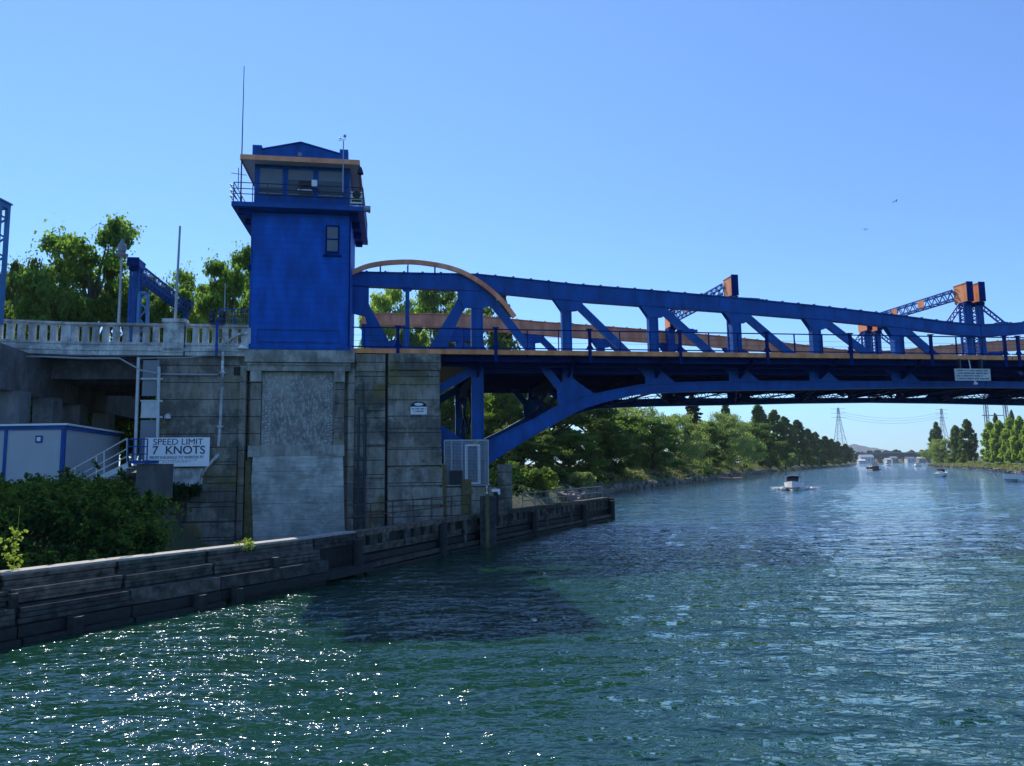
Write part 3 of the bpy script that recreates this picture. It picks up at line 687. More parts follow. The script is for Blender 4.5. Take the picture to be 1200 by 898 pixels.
def leaf(name, label, mir, base, smax=None):
    root = thing(name, label, 'bridge', base, None)
    mf = (lambda s: 2*SMID-s) if mir else (lambda s: s)
    def P(poly): return [(mf(s), z) for s, z in poly]
    def rails(ta, tb, blue, topm):
        tm = (ta+tb)/2
        # top chord as box with flanges
        c = MB(); full = [(0.0,15.88)]+TOPZ; fb_ = [(0.0,15.0)]+BOTZ
        ss = sorted(set([0, 8.3]+[s for s,_ in TOPZ]+list(np.linspace(8.3, SMID-.03, 24)))); ss = [s for s in ss if s <= SMID-.03]
        if mir: ss = [s for s in ss]
        up = [(s, ip(full, s)) for s in ss]; dn = [(s, ip(fb_, s)) for s in ss]
        for i in range(len(ss)-1):
            c.prism(P([up[i], up[i+1], dn[i+1], dn[i]]), ta+.06, tb-.06)
            for (a, b_) in ((up[i], up[i+1]), (dn[i], dn[i+1])):
                c.prism(P([(a[0],a[1]+.035),(b_[0],b_[1]+.035),(b_[0],b_[1]-.035),(a[0],a[1]-.035)]), ta-.05, tb+.05)
        for s in np.arange(.9, SMID-.5, 1.23):
            for zz in (ip(full, s)+.02, ip(fb_, s)-.08): c.prism(P([(s-.07,zz),(s+.07,zz),(s+.07,zz+.07),(s-.07,zz+.07)]), ta-.09, ta+.1)
        for s in NODES[1:]: c.prism(P([(s-1.2,ip(full,s-1.2)-.1),(s-1.2,ip(fb_,s-1.2)+.1),(s-1.1,ip(fb_,s-1.1)+.1),(s-1.1,ip(full,s-1.1)-.1)]), ta+.03, ta+.1)
        c.build('top_chord', topm, root)
        # lower arch chord
        c = MB(); ss = sorted(set([s for s,_ in LU]+list(np.linspace(8.9, SMID-.03, 34)))); ss = [max(8.85,s) for s in ss if s <= SMID-.02]
        for i in range(len(ss)-1):
            a, b_ = ss[i], ss[i+1]
            if b_-a < 1e-4: continue
            c.prism(P([(a,ip(LU,a)),(b_,ip(LU,b_)),(b_,ip(LL,b_)),(a,ip(LL,a))]), ta+.05, tb-.05)
            c.prism(P([(a,ip(LU,a)+.04),(b_,ip(LU,b_)+.04),(b_,ip(LU,b_)-.03),(a,ip(LU,a)-.03)]), ta-.06, tb+.06)
            c.prism(P([(a,ip(LL,a)+.03),(b_,ip(LL,b_)+.03),(b_,ip(LL,b_)-.04),(a,ip(LL,a)-.04)]), ta-.06, tb+.06)
        c.build('arch_chord', blue, root)
        # verticals, diagonals, gussets
        for i, s in enumerate(NODES):
            zt = ip(BOTZ, s); zb = ip(LU, s) if i else 4.7
            w_ = .32 if i else .38
            c = MB(); c.prism(P([(s-w_,zt),(s+w_,zt),(s+w_,zb),(s-w_,zb)]), ta+.1, tb-.1)
            c.prism(P([(s-w_-.02,zt),(s-w_+.06,zt),(s-w_+.06,zb),(s-w_-.02,zb)]), ta+.02, tb-.02); c.prism(P([(s+w_-.06,zt),(s+w_+.02,zt),(s+w_+.02,zb),(s+w_-.06,zb)]), ta+.02, tb-.02)
            c.build('vertical_post', blue, root)
            s2 = NODES[i+1] if i < 5 else SMID-.4; z2 = ip(LU, s2) if i < 5 else 9.6
            if i < 5:
                p0 = (s+.4, zt+.1); p1 = (s2+.0, z2+.3)
            else: p0 = (s+.4, zt+.1); p1 = (s+3.7, 10.2)
            dx, dz = p1[0]-p0[0], p1[1]-p0[1]; l_ = math.hypot(dx, dz); nx, nz = -dz/l_*.27, dx/l_*.27
            c = MB(); c.prism(P([(p0[0]+nx,p0[1]+nz),(p1[0]+nx,p1[1]+nz),(p1[0]-nx,p1[1]-nz),(p0[0]-nx,p0[1]-nz)]), ta+.14, tb-.14); c.build('diagonal', blue, root)
            c = MB(); e = .03
            if i: c.prism(P([(s-.95,zt+.06),(s+1.15,zt),(s+1.15,zt-.28),(s+.82,zt-.72),(s+.34,zt-.78),(s-.32,zt-.9),(s-.42,zt-.7)]), ta+e, ta+.075); c.prism(P([(s-.95,zt+.06),(s+1.15,zt),(s+1.15,zt-.28),(s+.82,zt-.72),(s+.34,zt-.78),(s-.32,zt-.9),(s-.42,zt-.7)]), tb-.075, tb-e)
            else: c.prism(P([(s-1.3,zt+.15),(s+1.9,zt-.05),(s+.95,zt-1.0),(s+.4,zt-1.25),(s-.9,zt-1.25),(s-1.3,zt-.55)]), ta+e, ta+.075)
            c.build('gusset_plate', blue, root)
            if i:
                zz = ip(LU, s); c = MB()
                if i == 1: c.prism(P([(s-.75,zz-.3),(s-.8,zz+.9),(s-.3,zz+1.5),(s+.35,zz+1.6),(s+.75,zz+1.3),(s+1.8,zz+.55)]), ta+e, ta+.08)
                else: c.prism(P([(s-.75,zz),(s-.75,zz+1.05),(s+.45,zz+.95),(s+1.6,zz)]), ta+e, ta+.08)
                c.build('gusset_plate', blue, root)
        # tail panel by the control tower
        c = MB(); c.prism(P([(0,15),(1.05,15),(1.05,13.75),(2.35,11.35),(2.35,10.4),(1.4,10.4),(.8,12.95),(0,13.15)]), ta+.1, tb-.1)
        c.prism(P([(2.0,10.4),(8.0,10.4),(8.0,10.9),(7.3,11.35),(6.6,10.95),(3.4,10.95),(2.7,11.4),(2.0,11.2)]), ta+.14, tb-.14); c.build('end_plate', blue, root)
        c = MB(); c.prism(P([(3.45,15),(3.72,15),(3.72,10.9),(3.45,10.9)]), ta+.1, tb-.1); c.prism(P([(3.1,15),(4.1,15),(3.8,14.7),(3.35,14.7)]), ta+.2, tb-.2); c.build('hanger', blue, root)
        c = MB(); c.prism(P([(6.95,14.9),(7.8,14.9),(7.35,13.5),(5.95,10.6),(4.85,10.6),(6.95,14.2)]), ta+.14, tb-.14); c.build('diagonal', blue, root)
        # struts at the pivot
        if ta < 8 or True:
            c = MB(); c.prism(P([(8,9.85),(5.2,8.1),(5.2,7.5),(8,9.1)]), ta+.15, tb-.15); c.build('pivot_strut', blue, root)
            c = MB(); c.prism(P([(5.2,6.2),(8.9,3.6),(8.9,2.9),(8.4,2.9),(5.2,5.1)]), ta+.15, tb-.15); c.build('pivot_strut', blue, root)
        # curved rail
        if ta > 8: return
        arc = [(-.17,15.7),(.92,16.26),(2.31,16.53),(4.0,16.64),(5.99,16.41),(7.43,15.98),(8.87,15.07),(10.02,14.04),(10.77,13.0)]
        c = MB(); n_ = len(arc); ss2 = np.linspace(0, n_-1, 41); xa = np.interp(ss2, range(n_), [a for a,_ in arc]); za = np.interp(ss2, range(n_), [b for _,b in arc])
        for _ in range(4):
            xa[1:-1] = (xa[:-2]+2*xa[1:-1]+xa[2:])/4; za[1:-1] = (za[:-2]+2*za[1:-1]+za[2:])/4
        for k in range(40):
            dx, dz = xa[k+1]-xa[k], za[k+1]-za[k]; l_ = math.hypot(dx,dz); nx, nz = -dz/l_*.15, dx/l_*.15
            c.prism(P([(xa[k]+nx,za[k]+nz),(xa[k+1]+nx,za[k+1]+nz),(xa[k+1]-nx,za[k+1]-nz),(xa[k]-nx,za[k]-nz)]), ta-.28, ta-.08)
        c.build('curved_rail', M['orange_dull'], root)
        c = MB()
        for s in (1.8, 3.6, 5.4): c.prism(P([(s-.05,15.9),(s+.05,15.9),(s+.05,ip([(0,15.7),(1.8,16.35),(3.6,16.55),(5.4,16.5)],s)),(s-.05,16.3)]), ta-.24, ta-.14)
        c.build('rail_bracket', blue, root)
    rails(3.0, 3.55, M['blue'], M['blue']); rails(16.45, 17.0, M['blue'], M['orange_dull'])
    s0, s1 = (0.12, SMID-.05)
    def lbm(mb, a, b_, *r): 
        x, y = mf(a), mf(b_); mb.lb(min(x,y), max(x,y), *r); return mb
    lbm(MB(), s0, s1, 3.6, 16.4, 10.0, 10.22).build('roadway_deck', M['steel'], root)
    lbm(MB(), s0, s1, .5, 2.95, 10.12, 10.3).build('sidewalk', M['conc_trim'], root)
    lbm(MB(), s0, s1, 17.05, 19.4, 10.12, 10.3).build('sidewalk', M['conc_trim'], root)
    lbm(MB(), s0, s1, .42, .497, 10.06, 10.36).build('edge_fascia', M['orange'], root)
    lbm(MB(), s0, s1, 19.42, 19.5, 10.06, 10.36).build('edge_fascia', M['orange'], root)
    # under deck framing
    for s in NODES+[44.0]:
        c = MB(); zb = max(8.75, 8.75); x = mf(s)
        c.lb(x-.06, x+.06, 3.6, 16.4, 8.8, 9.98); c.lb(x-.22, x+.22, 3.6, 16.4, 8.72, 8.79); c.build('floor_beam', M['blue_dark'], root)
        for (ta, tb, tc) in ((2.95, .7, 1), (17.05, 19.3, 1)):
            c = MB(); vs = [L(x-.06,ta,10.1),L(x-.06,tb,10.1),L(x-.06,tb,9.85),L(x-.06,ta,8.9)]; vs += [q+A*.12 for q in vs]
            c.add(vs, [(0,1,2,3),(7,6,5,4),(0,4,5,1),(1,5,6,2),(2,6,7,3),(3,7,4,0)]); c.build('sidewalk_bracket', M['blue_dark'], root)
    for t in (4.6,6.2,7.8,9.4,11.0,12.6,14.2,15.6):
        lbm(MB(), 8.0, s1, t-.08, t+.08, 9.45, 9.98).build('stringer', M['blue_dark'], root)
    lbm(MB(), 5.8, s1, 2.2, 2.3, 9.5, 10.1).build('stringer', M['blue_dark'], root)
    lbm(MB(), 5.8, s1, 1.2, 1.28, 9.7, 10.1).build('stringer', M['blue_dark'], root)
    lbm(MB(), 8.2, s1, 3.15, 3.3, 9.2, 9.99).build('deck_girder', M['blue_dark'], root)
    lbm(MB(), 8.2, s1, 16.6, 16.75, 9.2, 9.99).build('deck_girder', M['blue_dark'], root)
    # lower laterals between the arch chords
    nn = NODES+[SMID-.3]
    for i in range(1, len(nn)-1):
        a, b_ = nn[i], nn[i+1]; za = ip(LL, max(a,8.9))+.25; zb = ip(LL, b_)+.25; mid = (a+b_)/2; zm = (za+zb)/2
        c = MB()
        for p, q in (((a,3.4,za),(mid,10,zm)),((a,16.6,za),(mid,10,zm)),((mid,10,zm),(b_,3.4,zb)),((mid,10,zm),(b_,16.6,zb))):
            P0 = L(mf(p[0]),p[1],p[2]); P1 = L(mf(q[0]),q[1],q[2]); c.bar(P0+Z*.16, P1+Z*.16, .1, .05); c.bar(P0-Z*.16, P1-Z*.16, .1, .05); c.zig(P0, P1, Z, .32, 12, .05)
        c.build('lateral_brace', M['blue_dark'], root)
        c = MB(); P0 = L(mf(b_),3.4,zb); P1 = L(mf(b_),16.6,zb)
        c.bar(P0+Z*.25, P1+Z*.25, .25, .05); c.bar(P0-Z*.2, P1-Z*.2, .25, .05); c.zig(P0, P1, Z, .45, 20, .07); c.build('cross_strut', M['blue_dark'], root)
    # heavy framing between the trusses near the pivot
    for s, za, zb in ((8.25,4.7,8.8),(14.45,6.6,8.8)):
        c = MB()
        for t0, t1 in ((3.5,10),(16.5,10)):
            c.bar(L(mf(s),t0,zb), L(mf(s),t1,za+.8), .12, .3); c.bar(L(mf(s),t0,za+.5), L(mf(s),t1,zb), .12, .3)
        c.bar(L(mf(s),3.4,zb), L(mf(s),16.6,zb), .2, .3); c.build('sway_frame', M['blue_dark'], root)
    # railings
    for t in (.5, 19.4):
        c = MB(); lbm(c, s0, s1, t-.04, t+.03, 11.66, 11.73); lbm(c, s0, s1, t-.03, t+.02, 10.45, 10.52); lbm(c, s0, s1, t-.01, t+.005, 11.2, 11.215); lbm(c, s0, s1, t-.01, t+.005, 10.85, 10.865)
        s = 2.1
        thin = [q for q in np.arange(0.9, SMID-.3, 2.06)]
        for q in thin: x = mf(q); c.lb(x-.03, x+.03, t-.05, t+.04, 9.95, 11.66)
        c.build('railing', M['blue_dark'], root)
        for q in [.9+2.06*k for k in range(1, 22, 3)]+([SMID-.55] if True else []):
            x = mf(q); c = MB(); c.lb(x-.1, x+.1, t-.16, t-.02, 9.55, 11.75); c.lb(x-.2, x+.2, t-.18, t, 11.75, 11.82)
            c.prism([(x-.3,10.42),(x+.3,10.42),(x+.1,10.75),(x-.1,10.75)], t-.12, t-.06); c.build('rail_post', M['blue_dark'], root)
    return root
leaf('bascule_leaf', 'blue steel truss bridge leaf with curved orange rail, hinged beside the control tower', False, L(8.25,10,3.2))
leaf('bascule_leaf', 'opposite blue bridge leaf meeting the first under the twin orange boxes at the right edge', True, L(2*SMID-8.25,10,3.2))

# portals standing on the bridge
def portal(s, label, tn, tf, zb=10.25, zt=15.0, box='orange', braces=(-1,1), beam=True, group=None, base_t=None, wcol=.5, split=True, colm='blue'):
    root = thing('overhead_portal', label, 'portal', L(s, (tn+tf)/2, zb), group)
    for t in (tn, tf):
        c = MB(); w_ = wcol/2
        for a in (-w_, w_):
            for b_ in (-.25, .25): c.bar(L(s+a,t+b_,zb), L(s+a,t+b_,zt), .12, .12, up=N)
        c.zig(L(s,t-.25,zb), L(s,t-.25,zt), A, wcol, 16, .07); c.zig(L(s,t+.25,zb), L(s,t+.25,zt), A, wcol, 16, .07)
        c.zig(L(s-w_,t,zb), L(s-w_,t,zt), N, .5, 16, .07); c.zig(L(s+w_,t,zb), L(s+w_,t,zt), N, .5, 16, .07)
        c.lb(s-.14, s+.14, t-.3, t-.27, zb, zt); c.build('column', M[colm], root)
        bh = .2 if box != 'blue' else .3; c = MB(); c.lb(s-bh, s+bh, t-.6, t+.75, zt if box != 'blue' else 16.0, 16.4); c.lb(s-bh-.03, s+bh+.03, t-.63, t+.78, 16.4, 16.45); bx = c.build('cap_box', M[box], root)
        MB().lb(s-bh-.06, s+bh+.06, t-.7, t-.635, zt-.02 if box != 'blue' else 15.95, 16.5).build('front_shade', M['blue_dark'], bx)  # dark sheet over the box's near face, its shade put into colour
        MB().lb(s-.3, s+.3, t-.5, t+.5, zt-.25, zt-.01).build('bearing_block', M['blue_dark'], bx)
        for k in braces:
            c = MB(); p0 = L(s+k*.35,t,zt-.2); p1 = L(s+k*(2.2 if k > 0 else 1.5), t, ip(TOPZ, min(s+k*2, 2*SMID-s-k*2) if s > 8 else 12)+.15 if s > 8 else zb+.4)
            sd = (p1-p0).cross(N).normalized(); c.bar(p0+sd*.16, p1+sd*.16, .1, .09); c.bar(p0-sd*.16, p1-sd*.16, .1, .09); c.zig(p0, p1, sd, .32, 8, .07)
            c.bar(p1-A*.3, p1+A*.3, .3, .25); c.build('brace', M['blue'], root)
    if beam:
        c = MB()
        for a in (-.3, .3):
            for z in (15.45, 16.15): c.bar(L(s+a,tn+.76,z), L(s+a,tf-.63,z), .1, .1)
        for a in (-.3, .3): c.zig(L(s+a,tn+.43,15.8), L(s+a,tf-.43,15.8), Z, .7, 26, .08)
        for z in (15.45, 16.15): c.zig(L(s,tn+.43,z), L(s,tf-.43,z), A, .6, 26, .07)
        b_ = c.build('lattice_beam', M[colm], root)
        if box == 'blue': MB().para(L(s-.42,tn+1.5,15.55), A*.06, N*(tf-tn-4), Z*.55).build('side_panel', M['blue_pale'], b_)
        for q in ((.35, .62) if box != 'blue' else ()): t = tn+(tf-tn)*q; MB().lb(s-.36, s-.34, t-.35, t+.35, 15.5, 16.1).build('splice_plate', M['orange'], b_)
    return root
portal(26.95, 'blue latticed portal with one orange cap box, halfway along the near bridge leaf', 3.9, 16.1, braces=(1,))
portal(45.95, 'left one of the twin orange topped portals where the two leaves meet', 3.9, 16.1, braces=(-1,), group=None)
portal(46.98, 'right one of the twin orange topped portals, nearest the picture edge', 3.9, 16.1, braces=(1,), beam=False)
portal(-13.7, 'all blue latticed portal over the approach road behind the balustrade', 3.9, 16.1, box='blue', braces=(), zb=10.3, zt=15.98)
# cut off column at the far left
pc = at_top(-9, 300, 36); pc.z = 10.3; r = thing('overhead_portal', 'pale blue lattice column cut off by the left picture edge', 'portal', pc)
c = MB()
for a in (-.42,.42):
    for b_ in (-.3,.3): c.bar(pc+V((a,b_,0)), pc+V((a,b_,5.9)), .17, .17, up=V((0,1,0)))
for b_ in (-.3,.3): c.zig(pc+V((0,b_,0)), pc+V((0,b_,5.9)), V((1,0,0)), .8, 12, .1)
c.build('column', M['blue_pale'], r)
c = MB(); c.wb(pc.x-.5,pc.x+.5,pc.y-.4,pc.y+.4,16.2,16.45); c.wb(pc.x-.56,pc.x+.56,pc.y-.45,pc.y+.45,16.45,16.53); c.build('cap', M['blue_pale'], r)

# ------------------------------------------------------------------ control tower
TW = thing('control_tower', 'tall blue bridge control tower with glazed cabin, balcony and orange roof edge', 'tower', L(-2.9, 2.7, 10.1))
MB().lb(-5.85, 0, 0, 5.4, 10.1, 18.68).build('shaft', M['blue_wall'], TW)
c = MB(); c.lb(-5.9,.05,-.06,5.46,10.1,10.35); c.lb(-5.45,-.6,-.05,-.003,11.35,11.42); c.lb(-5.45,-.6,-.05,-.003,10.6,10.67); c.lb(-5.45,-5.38,-.05,-.003,10.67,11.35); c.lb(-.67,-.6,-.05,-.003,10.67,11.35)
c.lb(-5.93,-5.83,-.05,.1,10.36,18.6); c.lb(-.08,.04,-.05,.1,10.36,18.6); c.build('trim', M['blue'], TW)
c = MB(); c.lb(-6.95,.85,-.9,6.3,18.72,19.0); c.build('balcony', M['blue'], TW)
c = MB()
for s in (-6.6,.5):
    for t in (-.4, 1.5, 3.6, 5.6): c.lb(min(s,-5.85) if s < -3 else 0.01, -5.86 if s < -3 else s, t-.06, t+.06, 18.35, 18.71)
c.build('balcony_bracket', M['blue_dark'], TW)
MB().lb(-5.8,-.05,-.12,5.4,19.01,21.7).build('cabin_wall', M['blue'], TW)
ws = [(-5.5,-4.12),(-3.8,-2.28),(-1.98,-.45)]
for k, (a, b_) in enumerate(ws):
    c = MB(); zb, zt = 19.82, 21.42
    c.lb(a-.07,b_+.07,-.2,-.13,zt,zt+.07); c.lb(a-.07,b_+.07,-.22,-.13,zb-.07,zb); c.lb(a-.07,a,-.2,-.13,zb,zt); c.lb(b_,b_+.07,-.2,-.13,zb,zt)
    fr = c.build('window', M['blue'], TW); MB().lb(a,b_,-.165,-.13,zb,zt).build('pane', M['glass'], fr)
    MB().lb(a+.02,b_-.02,-.18,-.168,zb+(.95 if k else .4),zt).build('blind', M['blind'], fr)
    MB().lb(a,b_,-.26,-.225,zb-.04,zb+.03).build('sill', M['grey'], fr)
# side windows
for a, b_ in ((.5,2.0),(2.4,3.9)):
    for s in (-.05, -5.8):
        c = MB(); e = .03 if s > -3 else -.03; c.lb(min(s,s+e),max(s,s+e),a,b_,19.85,21.4); fr = c.build('window', M['glass'], TW)
c = MB(); c.lb(-6.45,.5,-.9,6.3,21.69,21.9); c.build('roof_slab', M['offwhite'], TW)
c = MB(); c.lb(-6.5,.55,-.97,-.903,21.62,21.93); c.lb(-6.52,-6.455,-.9,6.35,21.62,21.93); c.lb(.503,.57,-.9,6.35,21.62,21.93); c.build('roof_fascia', M['orange_dull'], TW)
c = MB(); c.prism([(-5.5,21.9),(-.5,21.9),(-.5,22.62),(-3.1,23.3),(-5.5,22.72)], .1, 5.3); c.build('pediment', M['blue'], TW)
c = MB(); c.prism([(-5.55,22.76),(-3.1,23.36),(-.45,22.68),(-.45,22.62),(-3.1,23.3),(-5.55,22.72)], .0, 5.4); c.lb(-6.0,-5.45,.05,.6,21.905,23.0); c.lb(-.72,-.2,.05,.6,21.905,23.0); c.build('parapet', M['blue'], TW)
c = MB(); c.lathe(L(-3.15,.09,22.55), [(.13,-.02),(.13,.02)], 14, N); c.build('roundel', M['grey'], TW)
# railing round balcony
c = MB(); pr = [(-6.85,6.2),(-6.85,-.83),(.78,-.83),(.78,6.2)]
for z in (20.2, 19.83, 19.5):
    for i in range(3):
        if i == 1:
            c.tube([L(*pr[1],z), L(*pr[2],z)], .028, 6)
        else: c.tube([L(*pr[i],z), L(*pr[i+1],z)], .028, 6)
for s, t in [(-6.85,q) for q in (-.83,1.5,3.8,6.2)]+[(.78,q) for q in (-.83,1.5,3.8,6.2)]+[(-4.9,-.83),(-2.95,-.83),(-1.05,-.83),(-5.75,-.83),(-.15,-.83)]: c.tube([L(s,t,19.0), L(s,t,20.2)], .028, 6)
for q in (19.25,19.6,19.95): c.tube([L(-6.85,-.83,q), L(-7.15,-.5,q+.25), L(-6.95,.4,q)], .03, 6)
c.build('balcony_railing', M['steel'], TW)
MB().lb(-3.08,-2.32,-.75,-.2,19.98,20.52).build('air_conditioner', M['black'], TW)
MB().lb(-3.15,-2.28,-.78,-.2,19.9,19.97).build('bracket_shelf', M['offwhite'], TW)
MB().lb(-2.3,-1.98,-.9,-.7,20.15,20.55).build('control_box', M['white'], TW)
c = MB(); c.lb(.05,.75,-.8,-.4,19.2,19.95); eq = c.build('equipment_box', M['white'], TW)
c = MB(); c.lathe(L(.4,-.83,19.75), [(.26,-.02),(.26,.02)], 14, N); c.lb(.1,.7,-.85,-.81,19.3,19.42); c.build('dark_vent', M['black'], eq)
c = MB(); c.lathe(L(1.05,-.3,19.05), [(.12,-.25),(.2,-.2),(.2,.15),(.24,.18)], 12, A); c.bar(L(.78,-.3,19.0), L(1.2,-.3,18.8), .06, .06); c.build('floodlight', M['galv'], TW)
c = MB(); c.tube([L(-6.5,-.5,19.0), L(-6.52,-.5,27.8)], .045, 6, .02); c.bar(L(-7.1,-.5,20.9), L(-6.2,-.5,20.8), .03, .03); c.tube([L(-6.65,-.6,19.8),L(-6.65,-.6,21.2)], .025, 5); c.build('whip_antenna', M['steel'], TW)
c = MB(); c.tube([L(-.42,-1.0,19.8), L(-.42,-1.0,23.1)], .035, 6); c.bar(L(-.7,-1.0,23.1), L(-.3,-1.0,23.2), .03, .03); c.lathe(L(-.62,-1.0,23.22), [(.02,0),(.09,.02),(.02,.09)], 8); c.lathe(L(-.34,-1.0,23.3), [(.02,0),(.1,.05),(.08,.18),(.02,.22)], 8); c.build('weather_mast', M['galv'], TW)
c = MB(); c.lathe(L(.62,-.8,21.1), [(.05,.45),(.12,.3),(.2,0),(.16,-.02)], 10); c.bar(L(.55,-.8,21.6), L(.62,-.8,21.4), .04, .04); c.tube([L(.6,-.6,19.0), L(.6,-.6,21.6)], .04, 6); c.build('horn', M['black'], TW)
c = MB(); c.lb(-1.5,-.66,-.06,-.003,16.2,18.0); c.lb(-1.62,-.52,-.14,-.003,16.02,16.12); fr = c.build('window', M['blue_dark'], TW)
c = MB(); c.lb(-1.4,-.76,-.075,-.062,17.15,17.88); c.lb(-1.4,-.76,-.075,-.062,16.35,17.05); c.build('pane', M['blind'], fr)
c = MB(); c.tube([L(-.02,-.08,10.3), L(-.02,-.08,18.7)], .035, 6); c.build('downpipe', M['blue_dark'], TW)
c = MB(); c.lathe(L(-5.95,-.12,15.0), [(.06,0),(.09,.1),(.09,.3),(.05,.36)], 8); c.build('wall_lamp', M['blue_dark'], TW)

# ------------------------------------------------------------------ concrete pier
PI_ = thing('bridge_pier', 'massive stained concrete bridge pier carrying the blue control tower', 'pier', L(-3, 3, -1))
MB().lb(-11.1,-6.0,.2,9,3.6,9.98).build('pier_wall', M['conc'], PI_)
c = MB(); c.prism([(-11.2,-2.9),(-6.02,-2.9),(-6.02,3.59),(-11.2,3.59)], .1, 9); c.build('pier_wall', M['conc2'], PI_)
# stepped buttress under the sign side
c = MB()
for k in range(7): z1 = 4.35-k*1.08; c.lb(-8.55-.13*k,-6.35,-.25-.12*k,.15,z1-1.04,z1)
c.build('buttress', M['conc2'], PI_)
MB().lb(-6.3,-5.97,-.22,.3,-2.9,9.2).build('pilaster', M['conc'], PI_)
MB().lb(-5.95,-.0,.55,8,-2.9,9.3).build('pier_core', M['conc'], PI_)
c = MB(); c.lb(-6.05,.35,-.32,.54,9.36,10.09); c.build('ledge', M['conc_trim'], PI_)
c = MB(); c.lb(-5.98,.1,-.12,.54,8.85,9.355); c.lb(-5.98,.12,-.2,.54,9.2,9.3); c.build('moulding', M['conc_trim'], PI_)
for s in (-5.75, -.85):
    MB().lb(s,s+.62,-.1,.54,8.2,8.84).build('corner_block', M['conc_trim'], PI_)
    MB().lb(s,s+.6,.1,.54,4.4,8.19).build('pilaster', M['conc2'] if s > -3 else M['conc'], PI_)
    MB().lb(s-.02,s+.64,-.12,.54,3.72,4.38).build('corner_block', M['conc_trim'], PI_)
c = MB(); c.lb(-5.13,-.87,.35,.54,4.4,8.84)
for k in range(27):
    s = -5.08+k*.155; c.lb(s,s+.1,.325,.349,4.6,8.2)
for k in range(22):
    z = 4.6+k*.17
    pass
c.build('fluted_panel', M['conc_panel'], PI_)
for s in (-5.08,-1.42):
    c = MB(); g_ = random.Random(int(s*10))
    for k in range(23):
        for q in range(3):
            if g_.random() < .72: z = 4.6+k*.165+q*.03; c.lb(s+q*.17,s+q*.17+g_.uniform(.07,.15),.27,.299,z,z+g_.uniform(.04,.1))
    c.build('lime_streaks', M['conc_white'], PI_)
MB().lb(-5.12,-.88,0,.54,3.74,4.39).build('panel_sill', M['conc_trim'], PI_)
c = MB(); c.prism([(-5.75,-2.9),(-.05,-2.9),(-.3,3.73),(-5.5,3.73)], -.02, .5); c.build('lower_wall', M['conc_light'], PI_)
c = MB(); c.prism([(-5.9,3.5),(-5.62,3.5),(-5.25,-2.9),(-5.9,-2.9)], -.06, .0); c.build('rust_strip', M['rust'], PI_)
MB().lb(0.36,2.2,.35,9,-2.9,9.98).build('pier_wall', M['conc2'], PI_)
MB().lb(-.02,.35,.15,.54,-2.9,9.3).build('pilaster', M['conc'], PI_)
MB().lb(2.36,5.55,.3,9,-2.9,9.98).build('pier_wall', M['conc'], PI_)
MB().lb(2.2,2.36,.6,9,-2.9,9.98).build('joint', M['black'], PI_)
c = MB(); c.lb(.4,2.18,.2,.349,8.9,9.97); c.lb(2.4,5.6,.12,.299,9.0,10.03); c.lb(2.4,5.5,.2,.299,8.1,8.9); c.build('coping', M['conc2'], PI_)
c = MB()
for z, a, b_ in ((7.3,.95,2.19),(5.2,1.1,2.19),(3.2,1.1,2.19),(1.2,1.0,2.19),(-.8,1.0,2.19)): c.lb(a,b_,.18,.349,z-.8,z+1.0)
c.build('facing_block', M['conc2'], PI_)
c = MB()
for k, z in enumerate((6.5,5.3,4.2,3.0,1.8,.6,-.5,-1.6)): c.lb(2.4,5.6+.03*k,.2-.03*k,.299,z-1.1,z-.06)
c.build('facing_course', M['conc'], PI_)
MB().lb(5.56,9.0,.4,8,-2.9,1.75).build('lower_block', M['conc2'], PI_)
c = MB(); c.lb(5.62,5.95,.25,.399,-2.9,3.1); c.lb(6.9,7.5,.28,.399,-2.9,2.2); c.build('buttress', M['rust'], PI_)
MB().lb(5.56,8.9,3.0,3.3,1.76,3.4).build('lower_block', M['blue_dark'], PI_)
MB().lb(5.56,5.95,.4,8,1.76,3.2).build('lower_block', M['conc2'], PI_)
# dark opening left
MB().lb(-6.75,-6.35,.14,.199,8.6,9.1).build('vent_opening', M['black'], PI_)

# pipes and conduits on pier
c = MB(); pts = [W(290,391,-.1),W(278,392,-.1),W(266,402,-.1),W(261,414,-.1),W(261,437,-.1),W(258,500,-.1),W(255,534,-.1)]
c.tube([L(s,-.12,z) for s,z in pts], .085, 8)
for s,z in pts[4:6]: c.lb(s-.14,s+.14,-.24,.19,z-.05,z+.05)
tag(c.build('drain_pipe', M['pipe_old'], origin=L(-7.5,-.1,4)), 'patchy white and black drain pipe running down the pier left of the fluted panel', 'pipe')
c = MB(); pts = [W(x,y,-.5) for x,y in ((254,535),(243,546),(237,556),(233,566),(231,574))]
c.tube([L(pts[0][0]-.02,-.12,pts[0][1]+.1)]+[L(s,-.5,z) for s,z in pts], .1, 8)
tag(c.build('drain_hose', M['pipe_old'], origin=L(-8.5,-.5,3)), 'dark bent hose curving down from the drain pipe beside the speed sign', 'hose')
c = MB(); c.tube([L(*p) for p in ((-10.9,-.05,8.6),(-7.6,-.05,8.6))], .06, 8)
tag(c.build('conduit', M['galv'], origin=L(-9,0,8.6)), 'pale horizontal conduit on the pier wall, upper left', 'pipe')
c = MB(); c.tube([L(-11.9,-.4,9.5), L(-9.2,-.4,9.55), L(-8.2,-.3,9.75)], .035, 6)
tag(c.build('conduit', M['galv'], origin=L(-10,-.4,9.5)), 'thin cable pipe just under the approach slab above the ladder frame', 'pipe')
for k, (px, lab) in enumerate(((420.5,'left of the two dark conduits on the pier right of the tower'),(427.5,'right of the two dark conduits on the pier right of the tower'))):
    s, z = W(px,480,.05); c = MB(); c.tube([L(s,.05,6.7),L(s,.05,-2.5)], .07, 8)
    for z in (5.6,3.6,1.6,-.3): c.lb(s-.15,s+.15,-.03,.17,z-.04,z+.04)
    tag(c.build('conduit', M['steel'], origin=L(s,0,0)), lab, 'pipe')
